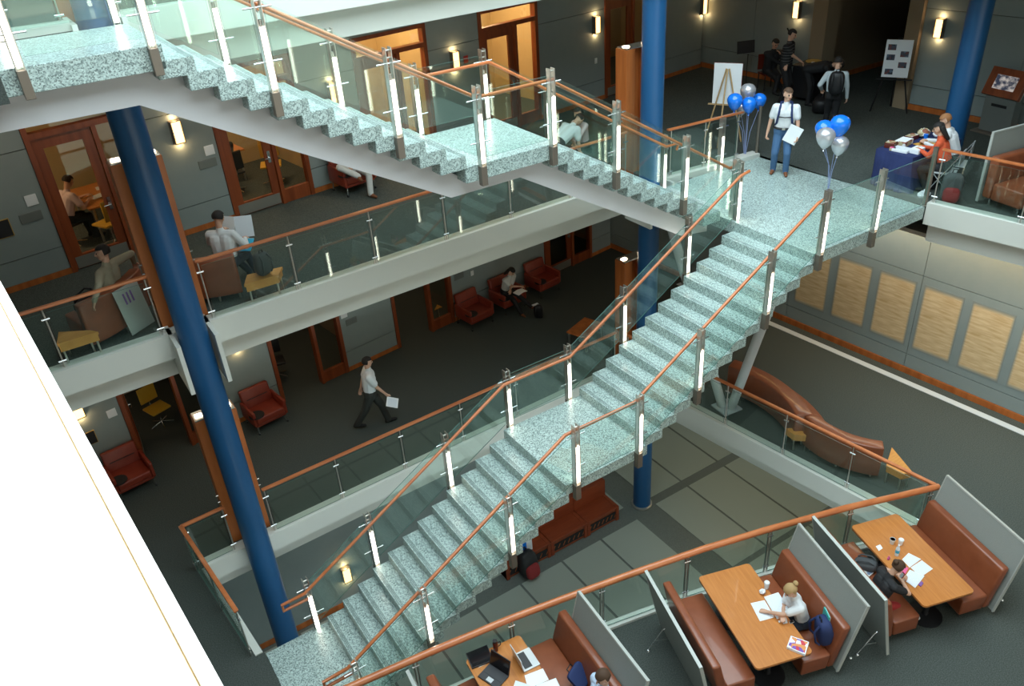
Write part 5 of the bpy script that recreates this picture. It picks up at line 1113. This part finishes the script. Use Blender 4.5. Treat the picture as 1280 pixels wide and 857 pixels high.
t = thing('white_folder', 'white folder carried against the hip of the man in jeans', 'folder', mm @ Vector((-0.22, 0.19, 0.72)), mz); q = MB(); q.cbox((0.03, 0, 0.16), (0.27, 0.016, 0.36), ry=R(-24)); P3('cover', q, 'paper', t); q = MB(); q.cbox((0.03, -0.014, 0.16), (0.25, 0.01, 0.34), ry=R(-24)); P3('pages', q, 'paper_lines', t)
mz = facing(0.75, 0.62); mm = Matrix.Translation((14.25, 3.95, H)) @ Matrix.Rotation(mz, 4, 'Z')
backpack('black backpack worn by the man walking away in a pale shirt', mm @ Vector((0, -0.22, 0.95)), mz+math.pi, 'black', 'black', 1.05)

# ------------------------------------------------------------------ balloons
def balloon(label, c_, r, m, anchor, tilt=0.0, group=None):
    t = thing('balloon', label, 'balloon', c_, 0, group)
    prof = [(0.0, -1.28), (0.07, -1.27), (0.16, -1.20), (0.42, -0.98), (0.68, -0.68), (0.88, -0.30), (0.98, 0.06), (1.0, 0.25), (0.95, 0.50), (0.80, 0.76), (0.55, 0.95), (0.28, 1.05), (0, 1.08)]
    q = MB(); q.lathe([(a*r, b*r) for a, b in prof], n=24, mx=Matrix.Rotation(tilt, 3, 'Y')); P3('skin', q, m, t, smooth=True)
    kn = Matrix.Rotation(tilt, 3, 'Y') @ Vector((0, 0, -1.3*r)); q = MB(); q.lathe([(0.0, 0.02), (0.012, 0.0), (0.024, -0.02), (0, -0.02)], kn, 10); P3('knot', q, m, t, smooth=True)
    A = Vector(anchor)-Vector(c_); mid = kn.lerp(A, 0.45); mid.x = mid.x*0.5+A.x*0.5; mid.y = mid.y*0.5+A.y*0.5
    q = MB(); q.tube([kn, kn.lerp(mid, 0.6), mid, A.lerp(mid, 0.4), A], 0.006, 6); P3('ribbon', q, 'ribbon', t, smooth=True)
an1 = Vector((11.62, 4.08, H)); an2 = Vector((11.30, 1.62, H))
for (u, v, r, m_, y_, lb) in ((935, 115, 0.165, 'balloon_silver', 4.20, 'silver balloon at the top of the bunch beside the easel'), (918.5, 127, 0.16, 'balloon_blue', 4.10, 'blue balloon of the easel bunch overlapping the white board'), (936.5, 131, 0.155, 'balloon_blue', 3.95, 'blue balloon in the middle of the easel bunch'), (949, 126, 0.15, 'balloon_blue', 4.12, 'blue balloon of the easel bunch beside the man in jeans'), (927.5, 136, 0.12, 'balloon_silver', 4.25, 'small silver balloon half hidden among the blue ones')):
    balloon(lb, aty(u, v, y_), r, m_, an1+Vector((random.uniform(-.02, .02), random.uniform(-.02, .02), 0.05)), group='balloons beside the easel')
for (u, v, r, m_, y_, lb, ti) in ((1050, 157, 0.185, 'balloon_blue', 1.55, 'large blue balloon at the top of the bunch on the landing', 0.12), (1030, 162, 0.165, 'balloon_blue', 1.75, 'blue balloon behind the silver one on the landing', -0.15), (1032, 172, 0.175, 'balloon_silver', 1.50, 'silver balloon in front of the blue ones on the landing', 0.05), (1049.5, 181.5, 0.165, 'balloon_silver', 1.48, 'silver balloon lowest of the bunch on the landing', 0.15)):
    balloon(lb, aty(u, v, y_), r, m_, an2+Vector((random.uniform(-.02, .02), random.uniform(-.02, .02), 0.05)), ti, group='balloons on the landing')
for a_, lb in ((an1, 'small silver balloon weight at the landing railing'), (an2, 'small silver balloon weight on the granite landing')):
    t = thing('balloon_weight', lb, 'weight', a_); q = MB(); q.lathe([(0, 0), (0.05, 0), (0.035, 0.05), (0, 0.055)], n=12); P3('weight', q, 'balloon_silver', t, smooth=True); q = MB(); q.cyl((0, 0, 0.054), (0, 0, 0.07), 0.012, 8); P3('tie', q, 'ribbon', t)

# ------------------------------------------------------------------ easels
def easel(label, loc, rz, wood, hgt=1.65):
    t = thing('easel', label, 'easel', loc, rz)
    for a_, b_ in (((-0.42, 0.0, 0), (-0.03, 0.04, hgt)), ((0.42, 0.0, 0), (0.03, 0.04, hgt)), ((0, -0.55, 0), (0, 0.0, hgt))):
        q = MB(); q.cyl(a_, b_, 0.018, 8); P3('leg', q, wood, t, smooth=True)
    q = MB(); q.box(-0.40, 0.045, 0.80, 0.40, 0.11, 0.825); P3('ledge', q, wood, t)
    return t
ez = Vector((12.15, 5.25, H)); eb = facing(0.85, 0.55); easel('oak easel seen from behind, holding a blank white board', ez, eb, 'oak', 1.62)
t = thing('display_board', 'blank white display board on the oak easel', 'board', ez+Vector((0, 0, 0.83)), eb); q = MB(); q.box(-0.31, 0.062, 0.0, 0.31, 0.085, 0.90); P3('board', q, 'paper', t); q = MB(); q.box(-0.315, 0.086, -0.003, 0.315, 0.092, 0.905); P3('front_sheet', q, 'bag_red', t)
ez = Vector((16.50, 4.00, H)); eb = facing(-0.85, -0.50); easel('black metal easel holding a poster with five photographs', ez, eb, 'black', 1.75)
t = thing('photo_poster', 'white poster with five dark photographs on the black easel', 'poster', ez+Vector((0, 0, 0.86)), eb); q = MB(); q.box(-0.29, 0.07, 0, 0.29, 0.085, 0.86); P3('board', q, 'paper', t)
for (x_, z_) in ((0.15, 0.69), (-0.14, 0.54), (0.15, 0.46), (-0.13, 0.29), (0.14, 0.13)):
    q = MB(); q.box(x_-0.09, 0.0855, z_-0.065, x_+0.09, 0.089, z_+0.065); P3('photograph', q, 'photo_print', t)

# ------------------------------------------------------------------ information kiosk
kz = math.pi/2; t = thing('information_kiosk', 'dark kiosk with a tilted wood framed screen against the wall', 'kiosk', (16.72, 1.45, H), facing(-1, 0.1))
q = MB(); q.box(-0.36, -0.14, 0.04, 0.36, 0.10, 0.87); P3('cabinet', q, 'plate_grey', t, bevel=0.01); q = MB(); q.box(-0.45, -0.30, 0, 0.45, 0.25, 0.035); P3('foot_plate', q, 'steel_dull', t, bevel=0.006)
mx = Matrix.Translation((0, 0.02, 1.10)) @ Matrix.Rotation(R(24), 4, 'X')
q = MB(); q.box(-0.43, -0.05, -0.30, 0.43, 0.05, 0.30, mx=mx); P3('screen_frame', q, 'wood_door', t, bevel=0.008); q = MB(); q.box(-0.44, -0.06, -0.31, 0.44, -0.052, 0.31, mx=mx); P3('back_cover', q, 'steel', t)
q = MB(); q.box(-0.25, 0.052, -0.15, 0.25, 0.056, 0.15, mx=mx); P3('screen', q, 'screen_print', t); q = MB(); q.box(-0.18, 0.101, 0.60, 0.18, 0.106, 0.66); P3('slot', q, 'black', t)

# ------------------------------------------------------------------ navy table and what stands on it
TX0, TX1, TY0, TY1, TH = 12.30, 13.85, 0.62, 1.38, 0.70
t = thing('covered_table', 'folding table under a navy blue floor length cloth', 'table', ((TX0+TX1)/2, (TY0+TY1)/2, H))
q = MB(); q.box(TX0, TY0, H+TH-0.04, TX1, TY1, H+TH); q.build('top', 'plate_grey', t)
for x_ in (TX0+0.1, TX1-0.1):
    for y_ in (TY0+0.08, TY1-0.08): q = MB(); q.cyl((x_, y_, H), (x_, y_, H+TH-0.04), 0.015, 8); q.build('leg', 'steel', t)
def cloth():
    q = MB(); pts = []; n = 96; L = [(TX0, TY0), (TX1, TY0), (TX1, TY1), (TX0, TY1)]
    for e_ in range(4):
        a_ = Vector(L[e_]); b_ = Vector(L[(e_+1)%4]); nn = Vector(((b_-a_).y, -(b_-a_).x)).normalized()
        for i in range(n//4):
            f_ = i/(n//4); pts.append((a_.lerp(b_, f_), nn))
    rows = [(0.0, 0.012), (0.02, 0.016), (0.25, 0.03), (0.5, 0.05), (0.69, 0.075)]; vs = []
    for d_, o_ in rows:
        for i, (p, nn) in enumerate(pts):
            wob = math.sin(i*1.9)*0.35+math.sin(i*0.83+1)*0.4; pp = p+nn*(o_*(1+wob*min(1, d_*2.0)))
            vs.append((pp.x, pp.y, H+TH+0.006-d_))
    m_ = len(pts); fs = [(r*m_+i, r*m_+(i+1)%m_, (r+1)*m_+(i+1)%m_, (r+1)*m_+i) for r in range(len(rows)-1) for i in range(m_)] + [tuple(range(m_))]
    q.add(vs, fs); return q
t2 = thing('tablecloth', 'navy blue tablecloth draped to the floor over the folding table', 'tablecloth', ((TX0+TX1)/2, (TY0+TY1)/2, H)); cloth().build('cloth', 'navy', t2, True, True)
TT = H+TH+0.008
def tbox(name, label, cat, x_, y_, w_, d_, h_, m_, rz_=0, m2=None):
    t = thing(name, label, cat, (x_, y_, TT), rz_); q = MB(); q.box(-w_/2, -d_/2, 0, w_/2, d_/2, h_); P3('body', q, m_, t, bevel=min(0.006, h_*0.3)); 
    if m2: q = MB(); q.box(-w_/2+0.01, -d_/2+0.01, h_+0.0005, w_/2-0.01, d_/2-0.01, h_+0.003); P3('top', q, m2, t)
tbox('paper_stack', 'white stack of forms at the near end of the navy table', 'papers', 12.50, 0.98, 0.24, 0.30, 0.05, 'paper', R(10), 'paper_lines')
tbox('paper_box', 'white box beside the stack of forms on the navy table', 'box', 12.62, 0.74, 0.24, 0.18, 0.09, 'paper', R(5), 'paper')
tbox('candy_bowl', 'brown basket near the corner of the navy table', 'basket', 12.55, 1.26, 0.20, 0.18, 0.10, 'cola', R(15), 'stuff_print')
tbox('tissue_pile', 'pink and white wrapped sweets beside the brown basket', 'sweets', 12.42, 1.12, 0.10, 0.12, 0.05, 'stuff_print', R(30), 'pink')
tbox('manila_envelope', 'orange manila envelope in front of the sandy haired person', 'envelope', 13.12, 0.90, 0.36, 0.26, 0.012, 'manila', R(-15), 'manila')
tbox('white_parcel', 'pale folded t-shirts in the middle of the navy table', 'shirts', 12.84, 1.18, 0.32, 0.22, 0.10, 'stuff_print', R(8), 'paper')
tbox('dark_tray', 'dark brown tray of leaflets on the navy table', 'tray', 13.22, 1.27, 0.26, 0.16, 0.08, 'cola', R(2), 'stuff_print')
c_ = Vector((13.36, 1.06, TT)); t = thing('blue_cup', 'small bright blue cup on the navy table', 'cup', c_); q = MB(); q.lathe([(0, 0), (0.035, 0), (0.045, 0.11), (0.04, 0.11), (0.03, 0.01), (0, 0.01)], n=16); P3('body', q, 'balloon_blue', t, smooth=True); q = MB(); q.lathe([(0.046, 0.105), (0.048, 0.11), (0.046, 0.115)], n=16); P3('rim', q, 'balloon_blue', t)
for (x_, y_, w_, h_, lb) in ((13.52, 1.22, 0.15, 0.14, 'loose beige bags heaped at the far corner of the navy table'), (13.66, 0.98, 0.13, 0.16, 'crumpled white plastic bag at the far end of the navy table'), (13.70, 0.74, 0.10, 0.12, 'clear plastic tub at the far end of the navy table')):
    t = thing('plastic_bag', lb, 'bag', (x_, y_, TT)); q = MB(); q.ell((0, 0, h_*0.5), w_, w_*0.8, h_*0.55, 11, 7)
    for i_, v in enumerate(q.v): q.v[i_] = Vector((v.x*(0.8+0.35*random.random()), v.y*(0.8+0.35*random.random()), max(0, v.z*(0.8+0.4*random.random()))))
    P3('bag', q, 'stuff_print' if 'beige' in lb else 'paper' if 'white' in lb else 'clear', t); q = MB(); q.cyl((0, 0, h_*0.9), (0.02, 0.01, h_*1.15), 0.02, 7); P3('knot', q, 'paper', t)
def folding_chair(label, loc, rz_):
    t = thing('folding_chair', label, 'chair', loc, rz_, 'folding chairs at the navy table')
    q = MB(); q.box(-0.21, -0.20, 0.43, 0.21, 0.20, 0.45); P3('seat', q, 'silver', t, bevel=0.006); q = MB(); q.box(-0.21, -0.25, 0.62, 0.21, -0.235, 0.84); P3('backrest', q, 'silver', t, bevel=0.005)
    for g in (-1, 1):
        q = MB(); q.cyl((g*0.22, -0.25, 0.84), (g*0.22, 0.24, 0.0), 0.012, 8); P3('leg', q, 'chrome', t, smooth=True); q = MB(); q.cyl((g*0.20, 0.16, 0.43), (g*0.20, -0.26, 0.0), 0.012, 8); P3('leg', q, 'chrome', t, smooth=True)
folding_chair('grey folding chair of the sandy haired person at the navy table', (13.30, 0.34, H), facing(-0.45, 1)); folding_chair('grey folding chair of the woman in orange red', (12.80, 0.22, H), facing(-0.35, 1))
backpack('red and black backpack on the carpet by the steel end post', Vector((12.52, -0.14, H)), facing(0.8, 0.5), 'bag_grey', 'bag_red', 1.15)
t = thing('plastic_bag', 'white plastic bag on the carpet under the navy table end', 'bag', (12.40, 0.30, H)); q = MB(); q.ell((0, 0, 0.05), 0.16, 0.10, 0.06, 11, 7)
q.v = [Vector((v.x, v.y, max(0, v.z*(0.8+0.4*random.random())))) for v in q.v]; P3('bag', q, 'paper', t); q = MB(); q.cyl((0, 0, 0.09), (0.03, 0.02, 0.13), 0.02, 7); P3('knot', q, 'paper', t)
# brown booth sofa with partition on the middle floor
pa = Vector((12.78, -0.50, H)); pd = (Vector((14.3, -0.72, H))-pa); L_ = pd.length; rz_ = math.atan2(pd.y, pd.x)
t = thing('booth_partition', 'grey fabric partition beside the red backpack on the middle floor', 'partition', pa, rz_, 'grey booth partitions'); q = MB(); q.box(0.02, -0.018, 0.06, L_, 0.018, 1.32); P3('fabric_panel', q, 'panel_grey', t); q = MB(); q.box(0, -0.024, 1.32, L_, 0.024, 1.345); P3('top_trim', q, 'panel_trim', t); q = MB(); q.box(0, -0.024, 0.05, 0.02, 0.024, 1.319); P3('end_trim', q, 'panel_trim', t)
q = MB(); q.tube([(0.3, 0.02, 0.36), (0.3, 0.10, 0.33), (0.3, 0.34, 0.02)], 0.011, 8); P3('foot', q, 'chrome', t, smooth=True)
t = thing('booth_bench', 'brown leather bench behind the grey partition on the middle floor', 'bench', pa, rz_, 'booth benches'); q = MB(); q.box(0.03, -0.22, 0.14, L_, -0.04, 0.92); P3('backrest', q, 'leather', t, smooth=True, bevel=0.05, seg=4); q = MB(); q.box(0.03, -0.82, 0.14, L_, -0.225, 0.45); P3('seat', q, 'leather', t, smooth=True, bevel=0.035, seg=3)
for x_ in (0.15, L_-0.15):
    for y_ in (-0.15, -0.72): q = MB(); q.cyl((x_, y_, 0), (x_, y_, 0.145), 0.02, 8); P3('leg', q, 'chrome', t, smooth=True)
c_ = pa+Vector((0.95, -0.62, 0.455)); backpack('black and white bag on the brown bench of the middle floor', c_, R(40), 'black', 'paper', 0.8)
# ------------------------------------------------------------------ musicians' corner
t = thing('equipment_case', 'black equipment case on legs under a hanging cloth, beside the tan pilaster', 'case', (16.15, 6.15, H), R(8)); q = MB(); q.box(-0.38, -0.30, 0.10, 0.38, 0.30, 0.85); P3('body', q, 'black', t, bevel=0.02); q = MB(); q.box(-0.40, -0.32, 0.86, 0.40, 0.32, 0.90); P3('lid', q, 'dark', t, bevel=0.01)
for g in (-1, 1): q = MB(); q.cyl((g*0.3, -0.24, 0), (g*0.3, -0.24, 0.11), 0.04, 10); P3('caster', q, 'steel', t)
t = thing('cymbal_dish', 'brass coloured dish on the black equipment case', 'dish', (16.10, 6.05, H+0.905)); q = MB(); q.lathe([(0, 0), (0.10, 0), (0.20, 0.07), (0.19, 0.075), (0.09, 0.01), (0, 0.01)], n=20); P3('dish', q, 'gold', t, smooth=True); q = MB(); q.lathe([(0.195, 0.07), (0.205, 0.075), (0.195, 0.08)], n=20); P3('rim', q, 'gold', t)
c_ = Vector((15.98, 5.98, H+0.905)); t = thing('cup', 'white paper cup on the black equipment case', 'cup', c_+Vector((-0.12, -0.1, 0))); q = MB(); q.lathe([(0, 0), (0.032, 0), (0.045, 0.11), (0.04, 0.11), (0.03, 0.01), (0, 0.01)], n=16); P3('body', q, 'white', t, smooth=True); q = MB(); q.lathe([(0.046, 0.105), (0.049, 0.11), (0.046, 0.115)], n=16); P3('rim', q, 'white', t)
t = thing('microphone_stand', 'thin black microphone stand beside the striped man', 'stand', (15.98, 6.75, H)); q = MB(); q.lathe([(0, 0), (0.15, 0), (0.14, 0.02), (0.02, 0.03), (0, 0.03)], n=20); P3('base', q, 'black', t, smooth=True); q = MB(); q.cyl((0, 0, 0.03), (0.0, 0, 1.5), 0.012, 8); P3('pole', q, 'black', t); q = MB(); q.cyl((0, 0, 1.5), (-0.12, 0.05, 1.72), 0.018, 8); P3('microphone', q, 'black', t, smooth=True)
t = thing('duffel_bag', 'large black duffel bag on the carpet before the bending person', 'bag', (15.55, 5.20, H), R(25)); q = MB(); sell(q, (0, 0, 0.19), 0.42, 0.20, 0.19, 0.5); P3('body', q, 'black', t, smooth=True); q = MB(); q.tube([(-0.15, 0, 0.37), (-0.1, 0, 0.46), (0.1, 0, 0.46), (0.15, 0, 0.37)], 0.014, 8); P3('handle', q, 'dark', t, smooth=True)
t = thing('dark_chair', 'dark wooden chair with the seated person by the back wall', 'chair', (16.14, 7.50, H), facing(-0.4, -1)); q = MB(); q.box(-0.22, -0.22, 0.42, 0.22, 0.22, 0.45); P3('seat', q, 'cola', t, bevel=0.006); q = MB(); q.box(-0.22, -0.25, 0.5, 0.22, -0.225, 0.9); P3('backrest', q, 'cola', t, bevel=0.006)
for gx in (-1, 1):
    for gy in (-1, 1): q = MB(); q.cyl((gx*0.19, gy*0.19, 0), (gx*0.19, gy*0.19, 0.42), 0.016, 8); P3('leg', q, 'black', t)
t = thing('music_stand', 'black music stand with a sheet near the back wall', 'stand', (15.55, 7.75, H), R(-20)); q = MB(); q.cyl((0, 0, 0.02), (0, 0, 1.0), 0.012, 8); P3('pole', q, 'black', t); q = MB(); q.box(-0.25, -0.02, 1.0, 0.25, 0.0, 1.32, mx=Matrix.Rotation(R(-8), 4, 'X')); P3('desk', q, 'dark', t)
for a_ in (0, 120, 240): q = MB(); q.cyl((0, 0, 0.22), (0.26*math.cos(R(a_)), 0.26*math.sin(R(a_)), 0.012), 0.010, 6); P3('leg', q, 'black', t)

# ------------------------------------------------------------------ study rooms
def room_table(label, s_c, y_c, w_, d_, z):
    t = thing('study_table', label, 'table', wl(s_c, y_c, z), WA); q = MB(); q.box(-w_/2, -d_/2, 0.70, w_/2, d_/2, 0.735); P3('top', q, 'wood_table', t, bevel=0.006)
    for gx in (-1, 1):
        for gy in (-1, 1): q = MB(); q.cyl((gx*(w_/2-0.1), gy*(d_/2-0.1), 0), (gx*(w_/2-0.1), gy*(d_/2-0.1), 0.70), 0.025, 8); P3('leg', q, 'steel', t)
room_table('orange wooden table inside the lit study room', -0.30, 1.70, 0.95, 1.5, H); room_table('orange wooden table inside the second study room', 2.25, 2.35, 1.4, 0.8, H)
def room_chair(label, p, rz_, m_):
    t = thing('task_chair', label, 'chair', p, rz_, 'swivel chairs in the study rooms'); q = MB(); q.box(-0.23, -0.22, 0.42, 0.23, 0.22, 0.47); P3('seat', q, m_, t, smooth=True, bevel=0.02); q = MB(); q.box(-0.21, -0.26, 0.55, 0.21, -0.225, 0.95); P3('backrest', q, m_, t, smooth=True, bevel=0.012)
    q = MB(); q.cyl((0, 0, 0.08), (0, 0, 0.42), 0.025, 10); P3('stem', q, 'chrome', t); q = MB(); q.tube([(0, -0.18, 0.44), (0, -0.27, 0.46), (0, -0.25, 0.6)], 0.015, 8); P3('back_bracket', q, 'chrome', t)
    for a_ in range(5): q = MB(); q.cyl((0, 0, 0.08), (0.26*math.cos(R(72*a_)), 0.26*math.sin(R(72*a_)), 0.025), 0.014, 6); P3('foot', q, 'chrome', t)
room_chair('yellow seated chair inside the lit study room door', wl(-0.55, 0.75, H), WA+R(20), 'yellow_seat'); room_chair('dark chair of the student writing in the lit study room', wl(-1.17, 1.34, H), facing(1, 0.45), 'black'); room_chair('dark chair of the woman reading in the lit study room', wl(0.45, 1.76, H), facing(-1, -0.15), 'black')
room_chair('dark chair of the student with a laptop in the second study room', wl(2.35, 1.52, H), facing(-0.2, 1), 'black'); room_chair('yellow seated chair beside the glass of the second study room', wl(3.2, 1.3, H), R(160), 'yellow_seat')
room_chair('yellow seated chair inside an open door of the lower corridor', wl(-0.75, 1.3, 0), R(200), 'yellow_seat'); room_chair('black swivel chair inside the open middle door of the lower corridor', wl(2.1, 1.1, 0), R(170), 'black'); room_chair('pale swivel chair inside the last open door of the lower corridor', wl(5.35, 1.2, 0), R(160), 'silver')
for (s_c, y_c, rr, z_, lb) in ((-0.42, 1.55, 20, H, 'sheet of notes on the study room table'), (-0.20, 1.30, 5, H, 'sheet of paper at the corner of the study room table'), (-0.15, 2.0, -10, H, 'sheet of paper before the reading woman in the study room')):
    t = thing('loose_paper', 'white '+lb, 'paper', wl(s_c, y_c, z_+0.737), WA+R(rr)); q = MB(); q.box(-0.15, -0.11, 0, 0.15, 0.11, 0.003); P3('sheet', q, 'paper', t); q = MB(); q.box(-0.13, -0.09, 0.0032, 0.13, 0.09, 0.004); P3('print', q, 'paper_lines', t)
laptop('black laptop on the table of the second study room', None, H+0.737, WA, 'keys', 100, 0.34, 0.24, loc=wl(2.3, 2.2, H+0.737))
t = thing('reading_paper', 'white paper held up by the woman reading in the study room', 'paper', wl(0.02, 1.78, H+0.92), facing(-1, -0.15)); q = MB(); q.cbox((0, 0.05, 0.13), (0.42, 0.006, 0.30), rx=R(-25)); P3('sheet', q, 'paper', t); q = MB(); q.cbox((0, 0.045, 0.13), (0.38, 0.002, 0.26), rx=R(-25)); P3('print', q, 'paper_lines', t)
t = thing('paper_cards', 'orange folded card standing inside the glass beside the red armchairs', 'card', wl(6.45, 0.25, 0.0), WA); q = MB(); q.prism([(-0.12, 0), (0.12, -0.02), (0.10, 0.18)], 0.42, 0.44); P3('card', q, 'manila', t); q = MB(); q.cyl((0.03, 0.05, 0), (0.03, 0.05, 0.42), 0.012, 8); P3('stand', q, 'steel', t)

t = thing('stool', 'round dark stool under the woman in the pale pink top', 'stool', (8.66, 6.02, H)); q = MB(); q.lathe([(0, 0.40), (0.20, 0.40), (0.21, 0.44), (0.19, 0.46), (0, 0.46)], n=20); P3('seat', q, 'black', t, smooth=True); q = MB(); q.cyl((0, 0, 0.02), (0, 0, 0.40), 0.03, 10); P3('stem', q, 'chrome', t); q = MB(); q.lathe([(0, 0), (0.2, 0), (0.19, 0.02), (0, 0.03)], n=20); P3('base', q, 'chrome', t, smooth=True)
